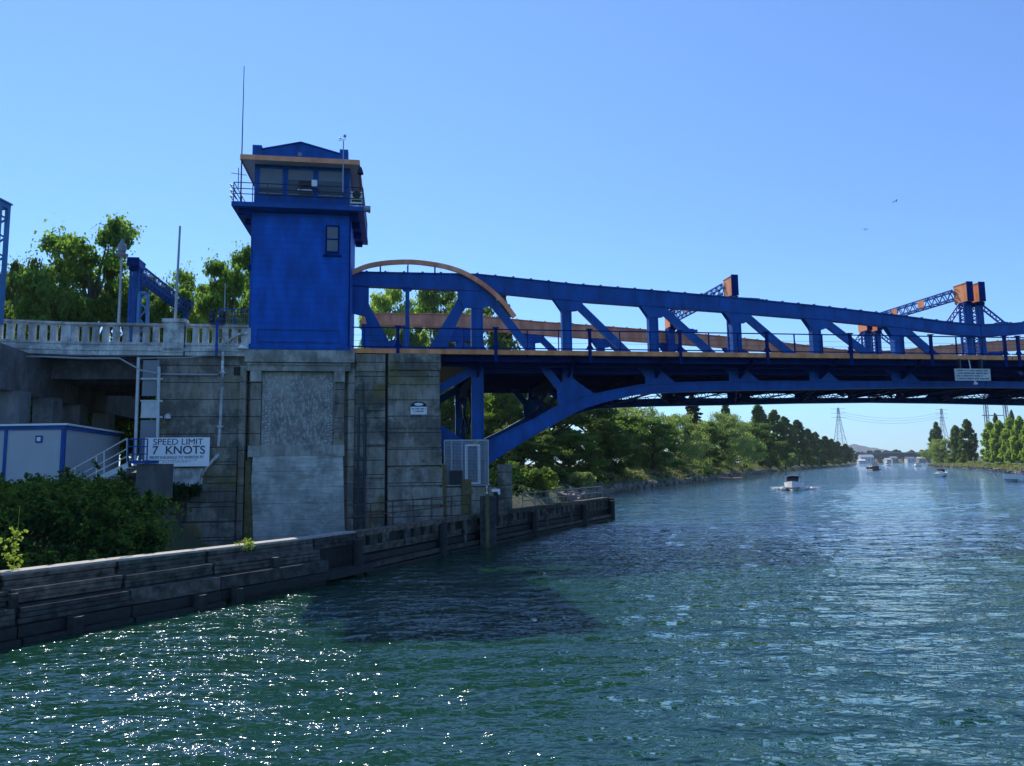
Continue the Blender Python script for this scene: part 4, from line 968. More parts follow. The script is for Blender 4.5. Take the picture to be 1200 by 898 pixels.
c = MB(); c.lathe(L(-10.35,0,6.0), [(.05,.3),(.16,.2),(.2,0),(.05,-.05)], 10); c.bar(L(-10.35,.2,6.3), L(-10.35,0,6.25), .05, .05)
tag(c.build('wall_lamp', M['offwhite'], origin=L(-10.35,0,6)), 'small white wall lamp on the pier above the speed sign', 'lamp')

# signs
def sign(name, label, s0, s1, z0, z1, t, mat='white'):
    r = thing(name, label, 'sign', L((s0+s1)/2, t, z0)); MB().lb(s0,s1,t,t+.05,z0,z1).build('board', M[mat], r); return r
M['sign_white'] = simple('sign_white', (.92,.93,.94), .5, 0, .05)
sg = sign('speed_sign', 'white SPEED LIMIT 7 KNOTS sign board fixed to the concrete pier', -11.3,-7.78,3.2,4.86,-.75, 'sign_white')
M['ink'] = simple('sign_ink', (.03,.045,.09), .6, 0, .1)
def st_(txt, size, s, z, xs=1, bold=.0, par=sg, t=-.75, mat='ink'): return text_mesh(txt, size, M[mat], par, L(s,t,z), A, Z, .012, 'lettering', xs, bold)
st_('SPEED LIMIT', .5, -9.5, 4.6, 1.02, 0); st_('7  KNOTS', .66, -9.45, 4.12, 1.0, .006)
st_('FROM SHILSHOLE TO WEBSTER PT', .22, -9.55, 3.72, .86, 0)
c = MB()
for row, (z, a, b_) in enumerate(((3.56,-10.6,-8.5),(3.46,-10.3,-8.8))):
    s = a
    while s < b_: l_ = random.uniform(.04,.12); c.lb(s,s+l_,-.765,-.754,z-.018,z+.018); s += l_+random.uniform(.03,.08)
c.build('small_print', M['grey'], sg)
MB().lb(-11.0,-10.85,-.69,.15,3.6,3.7).build('bracket', M['steel'], sg); MB().lb(-8.2,-8.05,-.69,.15,3.6,3.7).build('bracket', M['steel'], sg)
s2 = sign('notice_sign', 'small white notice with a black arched top on the pier right of the tower', 3.75,4.75,6.22,6.7,.14)
c = MB(); pl = [(3.75,6.71),(4.75,6.71)]+[(4.25+.5*math.cos(a), 6.71+.32*math.sin(a)) for a in np.linspace(.25, math.pi-.25, 10)]; c.prism(pl, .14, .19); c.build('header', M['black'], s2)
c = MB(); c.add([L(4.25+.28*math.cos(a), .125, 6.85+.09*math.sin(a)) for a in np.linspace(0, 6.28, 17)[:-1]]+[L(4.25+.28*math.cos(a), .139, 6.85+.09*math.sin(a)) for a in np.linspace(0, 6.28, 17)[:-1]], [tuple(range(16)), tuple(range(31,15,-1))]+[(i,(i+1)%16,(i+1)%16+16,i+16) for i in range(16)]); c.build('oval', M['white'], s2)
def scribble(par, rows, t, h, mat='ink'):
    c = MB()
    for z, a, b_ in rows:
        s = a
        while s < b_-.02: l_ = random.uniform(h*.25,h*.7); c.lb(s,min(s+l_,b_),t-.012,t-.004,z-h/2*random.uniform(.7,1),z+h/2*random.uniform(.7,1)); s += l_+h*(.25 if random.random() < .8 else .9)
    c.build('lettering', M[mat], par)
scribble(s2, [(6.57,3.84,4.67),(6.42,3.95,4.55)], .14, .09)
s3 = sign('plaque_sign', 'pale four line clearance notice board hung under the bridge deck near the leaves\' joint', 41.5,44.3,8.52,9.36,.12, 'offwhite')
scribble(s3, [(9.23,41.65,44.1),(9.04,41.65,44.1),(8.85,41.65,43.7),(8.66,41.65,44.15)], .12, .1)
MB().lb(42.0,42.1,.18,.45,9.0,10.06).build('bracket', M['steel'], s3); MB().lb(43.7,43.8,.18,.45,9.0,10.06).build('bracket', M['steel'], s3)
c = MB(); c.lathe(L(43.0,.05,8.3), [(.03,.12),(.12,.06),(.14,-.05),(.02,-.1)], 10); c.bar(L(43.0,.05,8.4),L(43.0,.3,8.7),.05,.05); c.bar(L(43.0,.3,8.7),L(43.0,.5,10.05),.05,.05,up=A)
tag(c.build('navigation_light', M['white'], origin=L(43,.1,8.4)), 'small white navigation lamp hanging below the plaque sign', 'lamp')

# ------------------------------------------------------------------ approach viaduct
AP = thing('approach_viaduct', 'concrete approach viaduct with balustrade left of the control tower', 'viaduct', L(-14, 4, 2.5))
K = [(-40,-8.5),(-26.5,-2.1),(-15.9,0),(-5.9,0)]       # front edge in (s,t)
def sweep(prof, mat, name, a0=0, a1=3, par=AP):       # prof of (out, z), out towards the camera
    c = MB(); n_ = len(prof); pts = K[a0:a1+1]; rings = []
    for s, t in pts: rings += [L(s, t-o_, z) for o_, z in prof]
    fs = [(i*n_+j, i*n_+(j+1)%n_, (i+1)*n_+(j+1)%n_, (i+1)*n_+j) for i in range(len(pts)-1) for j in range(n_)]
    fs += [tuple(range(n_)), tuple(range(len(pts)*n_-1, (len(pts)-1)*n_-1, -1))]
    c.add(rings, fs); return c.build(name, mat, par)
sweep([(.0,9.7),(.12,9.72),(.12,9.95),(.2,9.98),(.2,10.15),(.1,10.18),(.1,10.32),(.17,10.34),(.17,10.48),(-.4,10.48),(-.4,9.7)], M['conc_bal'], 'cornice')
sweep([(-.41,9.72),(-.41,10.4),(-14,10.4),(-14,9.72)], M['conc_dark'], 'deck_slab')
sweep([(.1,11.45),(.16,11.5),(.16,11.62),(-.32,11.62),(-.32,11.45)], M['conc_bal'], 'top_rail')
def along(i, u): (s0,t0),(s1,t1) = K[i],K[i+1]; return s0+(s1-s0)*u, t0+(t1-t0)*u
c = MB(); 
for i in range(3):
    ln = math.hypot(K[i+1][0]-K[i][0], K[i+1][1]-K[i][1]); n_ = int(ln/.53)
    for k in range(n_):
        s, t = along(i, (k+.5)/n_); 
        if abs(s+10.05) < .62: continue
        w_ = .17
        c.prism([(s-w_,10.48),(s+w_,10.48),(s+w_,11.45),(s-w_,11.45)], t-.02, t+.2)
        c.prism([(s-.07,10.65),(s+.07,10.65),(s+.07,11.3),(s-.07,11.3)], t-.05, t-.021)
c.build('balusters', M['conc_bal'], AP)['kind'] = 'stuff'
for s in (-10.5,):
    c = MB(); c.lb(s-.2,s+.95,-.2,.35,9.9,11.7); c.lb(s-.3,s+1.05,-.3,.45,11.7,11.9); c.lb(s+.1,s+.7,-.23,-.201,10.7,11.3); c.build('parapet_pier', M['conc_bal'], AP)
MB().lb(-9.55,-9.5,-.19,.0,9.7,11.6).build('joint', M['black'], AP)
for s in (-15.95,-5.95): c = MB(); c.lb(s-.15,s+.15,-.08,.3,10.485,11.449); c.build('parapet_pier', M['conc_bal'], AP)
# cap beam receding and columns
cols = [(14,40),(53.5,44),(86,49),(120,56)]
P0 = at(-30,37.5); P1 = at(150,64)
for i, (px, d) in enumerate(cols):
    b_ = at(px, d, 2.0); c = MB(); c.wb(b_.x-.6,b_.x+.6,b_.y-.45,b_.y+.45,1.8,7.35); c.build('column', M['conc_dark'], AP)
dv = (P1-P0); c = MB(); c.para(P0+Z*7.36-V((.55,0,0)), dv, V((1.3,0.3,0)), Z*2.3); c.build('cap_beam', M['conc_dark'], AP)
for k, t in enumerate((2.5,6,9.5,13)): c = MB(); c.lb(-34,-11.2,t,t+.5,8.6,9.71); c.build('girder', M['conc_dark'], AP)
c = MB(); c.tube([at(-20,38.5,9.1), at(0,38.6,8.4)]+[L(s,-1.2,z) for s,z in (W(18,418,-1.2),W(50,418,-1.2),W(97,420,-1.2),W(140,420,-1.2),W(165,434,-1.2),W(186,438,-1.2))], .05, 6)
tag(c.build('conduit', M['galv'], origin=L(-16,-1,9)), 'long pale pipe slung beneath the approach cornice', 'pipe')

# lattice lean enclosure at pier corner
lf = thing('ladder_shaft', 'tall white framed ladder enclosure at the left corner of the pier', 'ladder enclosure', L(-11.6,-.3,3.4))
c = MB()
for px in (163,187):
    (sa, za), (sb, zb) = W(px-.5,419 if px < 170 else 430,-.4), W(px-5 if px < 170 else px-3,545,-.4)
    c.bar(L(sa,-.4,za), L(sb,-.4,zb), .14, .14, up=A)
for y in (444,470,489): s, z = W(166,y,-.4); c.lb(s-.05,s+1.15,-.45,-.38,z-.05,z+.05)
c.build('frame', M['offwhite'], lf)
s, z = W(162,489,-.36); MB().lb(s+.15,s+1.0,-.4,-.36,z,z+.95).build('solid_panel', M['offwhite'], lf)
c = MB()
for a, b_ in ((9.4,7.3),(5.9,3.6)):
    c = MB(); c.lb(s+.12,s+1.02,-.3,-.28,b_,a); c.build('mesh_panel', M['shed_side'], lf)

# shed
sp = G(-60, 560, 2.85); 
SH = thing('site_shed', 'grey flat roofed site shed with blue trim under the viaduct', 'shed', (-25, 36, 2.5))
xa, xb = at(-60,36.0).x, at(75,36).x; y0 = 36.0
cA = V((xb, y0, 2.45)); ex = V((-1,.05,0)).normalized(); ey = V((-.22,1,0)).normalized()
hgt = 2.75
def shb(u0,u1,v0,v1,z0,z1): return MB().para(cA+ex*u0+ey*v0+Z*z0, ex*(u1-u0), ey*(v1-v0), Z*(z1-z0))
c = shb(0,6,0,9,0,hgt); c.f = [f[::-1] for f in c.f]; c.build('wall', M['shed'], SH)
c = MB(); 
for (u0,u1,v0,v1,z0,z1) in ((-.06,.14,-.06,.14,0,hgt),(2.85,3.0,-.05,-.003,0,hgt),(-.06,6.1,-.1,-.005,hgt-.16,hgt+.02),(-.1,-.005,-.1,9.1,hgt-.16,hgt+.02)):
    q = shb(u0,u1,v0,v1,z0,z1); c.add(q.v, [f[::-1] for f in q.f])
c.build('trim', M['blue'], SH)
q = shb(-.2,6.2,-.2,9.2,hgt+.03,hgt+.12); q.f = [f[::-1] for f in q.f]; q.build('roof', M['white'], SH)
q = shb(1.08,1.42,-.05,-.005,1.95,2.3); q.f = [f[::-1] for f in q.f]; wn = q.build('window', M['blue'], SH)
q = shb(1.16,1.34,-.07,-.052,2.03,2.22); q.f = [f[::-1] for f in q.f]; q.build('pane', M['white'], wn)

# stairs with rails
ST = thing('stairway', 'short metal stair with white handrails climbing to the pier door', 'stairs', at(110, 34, 2.2))
dS = 35.0
def sw(px, y, dd=0): d = ray(px, y); return EYE+d*((dS+dd)/d.y)
pa, pb = sw(104,567), sw(149,546)
c = MB(); c.bar(pa, pb, .1, .26, up=Z); c.bar(pa+V((0,1.1,0)), pb+V((0,1.1,0)), .1, .26); c.build('stringer', M['offwhite'], ST)
c = MB()
for i in range(7): q = pa.lerp(pb, (i+.5)/7); c.wb(q.x-.16,q.x+.16,q.y+.06,q.y+1.04,q.z-.02,q.z+.03)
c.build('treads', M['grey'], ST)
for dd in (0, 1.15):
    c = MB()
    for (x0,y0_,x1,y1_) in ((76,555,149,514),(88,560,149,526),(88,566,149,535)): c.tube([sw(x0,y0_,dd), sw(x1,y1_,dd)], .03, 6)
    for (x,yt,yb) in ((77,555,572),(88,549,572),(113,535,562),(122,530,557),(149,514,548)): c.tube([sw(x,yt,dd), sw(x,yb,dd)], .03, 6)
    c.build('handrail', M['offwhite'], ST)
c = MB(); q0 = sw(149,541); q1 = sw(172,541); c.wb(q0.x,q1.x,q0.y,q0.y+1.2,q0.z-.1,q0.z+.05)
for x in (149,156,164,172): q = sw(x,541); c.tube([q, V((q.x,q.y,q.z+1.05))], .03, 6)
for h in (.35,.7,1.05): c.tube([V((q0.x,q0.y,q0.z+h)), V((q1.x,q1.y,q1.z+h))], .03, 6)
c.build('landing', M['blue'], ST)
c = MB(); c.wb(q0.x+.3,q1.x-.1,q0.y+.3,q0.y+3,1.6,q0.z-.11); tag(c.build('concrete_plinth', M['conc_dark'], origin=(q0.x,q0.y,1.8)), 'small concrete plinth carrying the blue stair landing', 'plinth')
c = MB(); c.lb(-11.25,-10.6,-.62,.0,1.5,3.15); c.lb(-10.25,-8.2,-.4,.05,1.4,3.1); tag(c.build('concrete_ledge', M['conc_bal'], origin=L(-10,-.3,1.4)), 'pale concrete block directly below the speed sign', 'block')

# furniture on the approach
def pole(px, y0, y1, t, r_, label, name='mast_pole', mat='galv', px0=None, r2=None):
    (sa, za), (sb, zb) = W(px0 if px0 else px, y1, t), W(px, y0, t); c = MB().tube([L(sa,t,10.3), L(sb,t,zb)], r_, 8, r2 or r_*.6)
    return tag(c.build(name, M[mat], origin=L(sa,t,10.3)), label, 'pole')
pole(211, 265, 374, .1, .1, 'tall leaning white flagpole behind the balustrade block', px0=205)
pole(264, 332, 378, 3, .05, 'thin short pole between the signal and the tower', px0=263.5)
pole(175, 340, 378, 4, .05, 'thin short pole right of the pale lattice post')
lp = thing('street_lamp', 'old style street lamp with lantern head left of the blue portal', 'street lamp', L(*([W(143,378,2.5)[0]]+[2.5,10.3])))
s, z = W(143.5,283,2.5); s_, z_ = W(143.5,298,2.5)
c = MB(); c.tube([L(s,2.5,10.3), L(s,2.5,z_)], .1, 8, .06); c.build('post', M['galv'], lp)
c = MB(); c.lathe(L(s,2.5,z_), [(.06,-.2),(.35,-.1),(.38,.0),(.18,.1),(.24,.2),(.26,.5),(.12,.8),(.03,1.0)], 12); c.build('lantern', M['grey'], lp)
c = MB(); q = L(W(154,330,4)[0],4,0)
lt = thing('lattice_post', 'short pale blue lattice post beside the blue portal column', 'post', L(W(167,378,2.8)[0],2.8,10.3)); s = W(167,378,2.8)[0]; zt = W(167,342,2.8)[1]
c = MB()
for a in (-.26,.26): c.lb(s+a-.07,s+a+.07,2.7,2.9,10.3,zt)
c.zig(L(s,2.75,10.4), L(s,2.75,zt-.1), A, .5, 7, .1); c.lb(s-.33,s+.33,2.7,2.9,zt-.14,zt); c.build('frame', M['blue_pale'], lt)
ts = thing('traffic_signal', 'twin dark signal heads on a blue post at the balustrade beside the tower', 'traffic signal', L(W(253,400,-.35)[0],-.35,9.6))
s = W(254,400,-.35)[0]; c = MB(); c.tube([L(s,-.35,9.7), L(s,-.35,11.9)], .08, 8); c.lb(s-.4,s+.4,-.4,-.3,11.55,11.63); c.build('post', M['blue'], ts)
for k in (-1,1):
    x = s+k*.3; c = MB(); c.lb(x-.17,x+.17,-.5,-.2,11.65,12.35); h = c.build('signal_head', M['black'], ts)
    c = MB()
    for z in (11.85,12.15): c.lathe(L(x,-.5,z), [(.1,-.12),(.12,0)], 10, N)
    c.build('visor', M['steel'], h)
fp = thing('mesh_fence', 'blue framed mesh fence panel between the signal and the tower', 'fence', L(-6.8,1.5,10.3)); (sa,za),(sb,zb) = W(257,362,1.5), W(293,362,1.5)
c = MB()
for s in (sa,(sa+sb)/2,sb): c.lb(s-.03,s+.03,1.47,1.53,10.3,za)
c.lb(sa,sb,1.47,1.53,za-.04,za+.02); c.build('frame', M['blue'], fp)
c = MB(); n_ = 16
for i in range(n_): s = sa+(sb-sa)*i/n_; c.lb(s,s+.012,1.49,1.5,10.4,za)
for i in range(8): z = 10.5+(za-10.5)*i/8; c.lb(sa,sb,1.501,1.51,z,z+.012)
c.build('mesh', M['grey'], fp)
c = MB(); c.lathe(L(-6.2,-.3,10.12), [(.02,.22),(.22,.18),(.34,.0),(.1,-.05)], 12)
tag(c.build('globe_light', M['white'], origin=L(-6.2,-.3,10.1)), 'small white dome on the ledge at the tower\'s lower left corner', 'lamp')

# ------------------------------------------------------------------ fender
TOP = [(-14.3,4.3),(-9.41,13.87),(-8.3,15.75),(-7.15,17.5),(-5.41,20.2),(-4.6,21.9),(-2.58,26.49),(-1.38,29.01),(.68,33.23),(5.32,42.48)]
TOP = [(1.503*a, 1.503*b_) for a, b_ in TOP]
FZ = lambda z: 1.5*z-1.5
def off(p, q, o_): d = V((q[0]-p[0], q[1]-p[1], 0)).normalized(); return V((d.y, -d.x, 0))*o_
def fline(o_, z, i0, i1):   # offset polyline, continuous
    r_ = []
    for i in range(i0, i1+1):
        a = TOP[max(i-1,0)]; b_ = TOP[min(i+1,len(TOP)-1)]; n_ = off(a, b_, 1); r_.append(V((TOP[i][0],TOP[i][1],FZ(z)))+n_*o_*1.5)
    return r_
FD = thing('timber_fender', 'long dark stepped timber fender wall running from the left edge to the open water', 'fender', (-3, 25, -.5))
def plank(c, pts, wd, h, inward=True):
    wd *= 1.5; h *= 1.5   # box along polyline: outer edge on pts, going inward wd, down h
    for i in range(len(pts)-1):
        a, b_ = pts[i], pts[i+1]; d = (b_-a); n_ = V((d.y,-d.x,0)).normalized(); e = d.normalized()*.0
        c.para(a-n_*wd-Z*h-e, n_*wd, d, Z*h)
def resample(pts, step):
    out = []; 
    for i in range(len(pts)-1):
        n_ = max(1, round((pts[i+1]-pts[i]).length/step)); out += [pts[i].lerp(pts[i+1], k/n_) for k in range(n_)]
    out.append(pts[-1]); return out
g = random.Random(5)
def course(o_, z, wd, h, i0, i1, step, mat, name, jit=.015, skip=0):
    pts = resample(fline(o_, z, i0, i1), step)
    for i in range(len(pts)-1):
        if g.random() < skip: continue
        a, b_ = pts[i].copy(), pts[i+1].copy(); d = (b_-a).normalized(); a += d*.015; b_ -= d*.015
        n_ = V((d.y,-d.x,0)); j = g.uniform(-jit,jit); a += n_*j+Z*g.uniform(-jit,jit)*.6; b_ += n_*j+Z*g.uniform(-jit,jit)*.6
        m2 = M['wood'+g.choice('abbcd')] if mat == M['wood'] else mat
        c = MB()
        if h > .2 and g.random() < .8:      # two or three squared logs bolted together, ends uneven
            k_ = g.choice((2,3,3))
            for q in range(k_):
                e0 = d*g.uniform(0,.07); e1 = d*g.uniform(0,.07); jj = n_*g.uniform(-.03,.03)
                plank(c, [a+e0+jj-Z*(h*1.5*q/k_), b_-e1+jj-Z*(h*1.5*q/k_)], wd, h/k_*g.uniform(.8,.95))
        else: plank(c, [a,b_], wd, h)
        c.build(name, m2, FD)
# left run, two steps, thin cap with sunlight put into its colour
course(.02,1.165,.42,.045,0,5,4.2,M['wood_sunlit'],'cap_timber',.006)
course(.06,1.115,.5,.3,0,5,3.9,M['wood'],'wale')
course(.34,.86,.6,.26,0,4,4.7,M['wood'],'wale',.04,.0)
course(.62,.58,.6,.28,0,4,5.5,M['wood'],'wale',.02,.0)
course(.66,.28,.5,.2,0,5,4.4,M['wood_dark'],'wale',.03,.0)
course(.8,.07,.6,.25,0,5,3.9,M['wood_dark'],'wale',.03,.25)
c = MB(); plank(c, fline(-.05,1.0,0,9), .5, 1.8); plank(c, fline(.28,.6,0,4), .5, 1.6); plank(c, fline(.55,.3,0,4), .4, 1.3); c.build('backing', M['wood_dark'], FD)
# right run: pale beam with scupper holes
course(.1,1.15,.45,.14,5,9,4.7,M['wood'],'cap_timber',.008)
course(.1,.72,.4,.22,5,9,4.7,M['wood'],'wale',.015)
pts = resample(fline(.08,1.005,5,9), .93); 
c = MB()
for i in range(len(pts)-1):
    if i % 7 == 3: continue
    a, b_ = pts[i], pts[i+1]; q = a.lerp(b_, .62); c = MB(); plank(c, [a,q], .4, .28); c.build('spacer_block', M['wood'+g.choice('abd')], FD)
course(.22,.46,.4,.18,5,9,5.9,M['wood_dark'],'wale',.03,.15)
course(.34,.24,.5,.14,5,9,5.2,M['wood'],'wale',.03,.3)
course(.4,.06,.5,.2,5,9,4.7,M['wood_dark'],'wale',.03,.1)
# vertical cleats and bolts
P_ = resample(fline(.42,.9,0,4), 2.9)
for i, p in enumerate(P_[1:]):
    o2 = off(TOP[1], TOP[4], 1); w2 = g.uniform(.1,.16)
    if g.random() < .55: MB().tube([p+o2*.12-Z*1.3, p+o2*.1-Z*(.1 if g.random() < .5 else .45)], w2, 6).build('cleat', M['woodb'], FD)
P_ = resample(fline(.14,.62,5,9), 2.3); 
for i, p in enumerate(P_[1:]):
    if g.random() < .6: o2 = off(TOP[5], TOP[9], 1); MB().tube([p+o2*.1-Z*1.6, p+o2*.08+Z*g.uniform(0,.7)], .12, 6).build('cleat', M['wooda'], FD)
# timber piles
for k, (i, u) in enumerate(((1,.45),(1,-.9),(3,.1),(4,.8),(5,.9),(7,.95),(8,.55),(8,.97),(2,.7))):
    i2 = max(0, i+(0 if u >= 0 else -1)); uu = u if u >= 0 else 1+u
    a, b_ = V((*TOP[i2],0)), V((*TOP[i2+1],0)); p = a.lerp(b_, uu); n_ = off(a, b_, 1); o_ = 1.15 if i2 < 4 else .55
    zt = FZ(.3) if i2 < 4 else FZ(.98)
    MB().tube([p+n_*o_-Z*3, p+n_*o_+Z*zt], .24, 9).build('pile', M['wood_dark'], FD, smooth=False)
# end face
a = V((*TOP[9],0)); c = MB(); dd = (V((*TOP[9],0))-V((*TOP[8],0))).normalized(); n_ = V((dd.y,-dd.x,0))
c.para(a-n_*1.0-Z*3, n_*1.5, dd*.3, Z*3.15); c.build('end_board', M['wood'], FD)
# mooring pile cluster
q = at(571,43.5); r = thing('mooring_pile', 'thick square timber post standing against the fender below the cage', 'pile', (q.x,q.y,-1))
c = MB(); c.wb(q.x-.45,q.x+.45,q.y-1.1,q.y-.3,-3,1.3); c.build('post', M['wood'], r); c = MB(); c.wb(q.x-.14,q.x+.08,q.y-1.15,q.y-1.102,-2.5,1.9); c.build('gauge_board', M['rust'], r)
c = MB(); c.lathe((q.x-.05,q.y-1.2,1.5), [(.03,.4),(.06,.3),(.03,.25),(.03,.05),(.09,0),(.09,-.06)], 8); c.build('lamp', M['offwhite'], r)
q = at(583,50); c = MB(); c.wb(q.x-.1,q.x+.9,q.y,q.y+.7,-2.5,3.1); c.build('rear_post', M['conc2'], r)
q = at(580,44.3); r = thing('gauge_post', 'slim black post with a white cap beside the thick timber pile', 'post', (q.x,q.y,0)); MB().wb(q.x-.14,q.x+.14,q.y-.5,q.y-.2,-.5,1.5).build('post', M['black'], r)
c = MB(); c.wb(q.x-.25,q.x+.23,q.y-.6,q.y-.15,1.5,1.66); c.lathe((q.x+.18,q.y-.62,1.42), [(.03,-.1),(.08,-.05),(.08,.05),(.02,.08)], 8); c.build('cap', M['white'], r)
# cage
CG = thing('mesh_cage', 'galvanised mesh cage with a door, beside the pier under the bridge', 'cage', L(7.2,.9,1.8))
c = MB()
for s in (5.85,6.3,6.95,8.6): c.lb(s-.03,s+.03,.47,.53,1.8,4.62)
c.lb(5.85,8.6,.47,.53,4.58,4.66); c.lb(5.85,8.6,.47,.53,1.8,1.86); c.lb(8.57,8.63,.53,2.6,4.58,4.64); c.build('frame', M['galv'], CG)
c = MB()
for s in (7.15,7.25,7.95,8.05): c.lb(s-.035,s+.035,.4,.46,1.95,4.3)
c.lb(7.12,8.08,.4,.46,4.25,4.36); c.lb(7.12,8.08,.4,.46,1.9,2.0); c.build('door', M['offwhite'], CG)
c = MB()
for k in range(34): s = 5.87+k*.082; c.lb(s,s+.035,.49,.5,1.87,4.58)
for k in range(30): z = 1.95+k*.09; c.lb(5.87,8.58,.501,.51,z,z+.035)
for k in range(22): t = .6+k*.095; c.lb(8.6,8.61,t,t+.02,1.87,4.58)
c.build('mesh', M['grey'], CG)
MB().lb(6.2,6.95,.3,.46,1.9,2.75).build('dark_box', M['black'], CG)
# railings on fender
def railrun(name, label, pts, z0, h, mat, rows=(1,.55), r_=.03, step=1.8):
    r = thing(name, label, 'railing', pts[0]+Z*z0)
    P = resample(pts, step); c = MB()
    for q in P: c.tube([V((q.x,q.y,z0)), V((q.x,q.y,z0+h))], r_, 6)
    c.build('posts', mat, r); c = MB()
    for k in rows: c.tube([V((q.x,q.y,z0+h*k)) for q in P], r_, 6)
    c.build('rails', mat, r)
railrun('guard_rail', 'rusty brown guard rail on the fender in front of the pier', fline(-.35,0,5,7), .15, 1.2, M['brown'])
railrun('guard_rail', 'grey guard rail along the outer fender right of the timber pile', fline(-.3,0,8,9)[:2], .15, 1.0, M['grey'], (1,.5), .04, 2.0)

# ------------------------------------------------------------------ ivy and sprigs
g2 = np.random.default_rng(12); cs = []; rs = []
for i in range(4200):
    u = g2.random(); v_ = g2.random(); i_ = u*6.0; j = int(i_); a = V((*TOP[j],0)).lerp(V((*TOP[j+1],0)), i_-j)
    o_ = .9+v_**1.5*11; p = a+V((-.93,.36,0))*o_; 
    if p.y < 8: continue
    z = np.interp(o_, [0,1.0,2.2,3.6,5.2,8,12], [-.9,-.35,.6,1.55,1.9,2.15,2.3])-.05
    lump = min(1,o_/3.5)*.85*math.sin(p.x*.9+p.y*.5)*math.sin(p.y*.8-p.x*.5)+.35*math.sin(p.x*2.3+p.y*1.1)*math.sin(p.y*1.9)
    lx = A.dot(p-OR); lt_ = N.dot(p-OR)
    if lx > -8.6 and lt_ > -14 and o_ > 4: continue
    if lt_ > -.6: continue
    if j >= 4 and o_ > 1.5: continue
    if j >= 5: continue
    if p.x/p.y*FPX+600 > 178+(42 if z+lump*.5 > 1.45 and o_ > 3.5 else 6)+10*math.sin(z*3)+16*g2.random(): continue
    cs.append((p.x, p.y, z+lump*.5)); rs.append(.35+.25*g2.random())
for i in range(260):      # stray shoots standing out of the mass
    k = int(g2.integers(0, len(cs))); b_ = cs[k]; q = g2.random()
    for w_ in range(4): cs.append((b_[0]+.12*w_*(q-.5), b_[1]-.08*w_, b_[2]+.25+.1*w_)); rs.append(.1)
nn_ = [34 if r_ > .2 else 8 for r_ in rs]
v, f = leaves([c_ for c_, n_ in zip(cs, nn_) for _ in range(max(1, n_//8))], [r_ for r_, n_ in zip(rs, nn_) for _ in range(max(1, n_//8))], 8, .09, .8, 0, 21, .2)
tag(np_obj('ivy', v, f, M['leaf_ivy']), 'dense dark green ivy mound behind the fender below the shed', 'ivy', kind='stuff')
cs = []; rs = []
for i in range(70):
    px = 170+62*g2.random(); y = 560+g2.random()*34*(1-(px-170)/75)+ (px-170)*.15; s, z = W(px, y, -.9); p = L(s, -.9-.4*g2.random(), z); cs.append(tuple(p)); rs.append(.3)
v, f = leaves(cs, rs, 60, .1, .8, .4, 22); tag(np_obj('ivy', v, f, M['leaf_ivy']), 'trailing ivy climbing the pier wall under the speed sign', 'ivy', kind='stuff')
def sprig(px, y0, y1, d, label, lean=0, n_=26, spread=.1):
    hor = 545.9-.013*(px-600); b_ = at(px, d, (hor-y1)*d/FPX+3); t_ = at(px+lean, d, (hor-y0)*d/FPX+3)
    r = thing('weed_sprig', label, 'plant', b_); MB().tube([b_-Z*.1, b_.lerp(t_,.5)+V((.02,0,0)), t_], .012, 5, .004).build('stem', M['leaf_sprig'], r)
    g = np.random.default_rng(int(px)); cs = [tuple(b_.lerp(t_, q*.72)+V((g.normal()*spread*(.6+.4*q),g.normal()*spread*.5,0))) for q in g.random(n_)]
    v, f = leaves(cs, [.08]*len(cs), 6, .065, 1, 0, int(px)); np_obj('leaves', v, f, M['leaf_sprig'], r)
sprig(24, 592, 672, 21.5, 'tall yellow green weed on the fender at the far left', 4, 40, .15)
sprig(292, 626, 641, 27.5, 'tiny yellow green weed on the fender below the pier', 5, 26, .18)

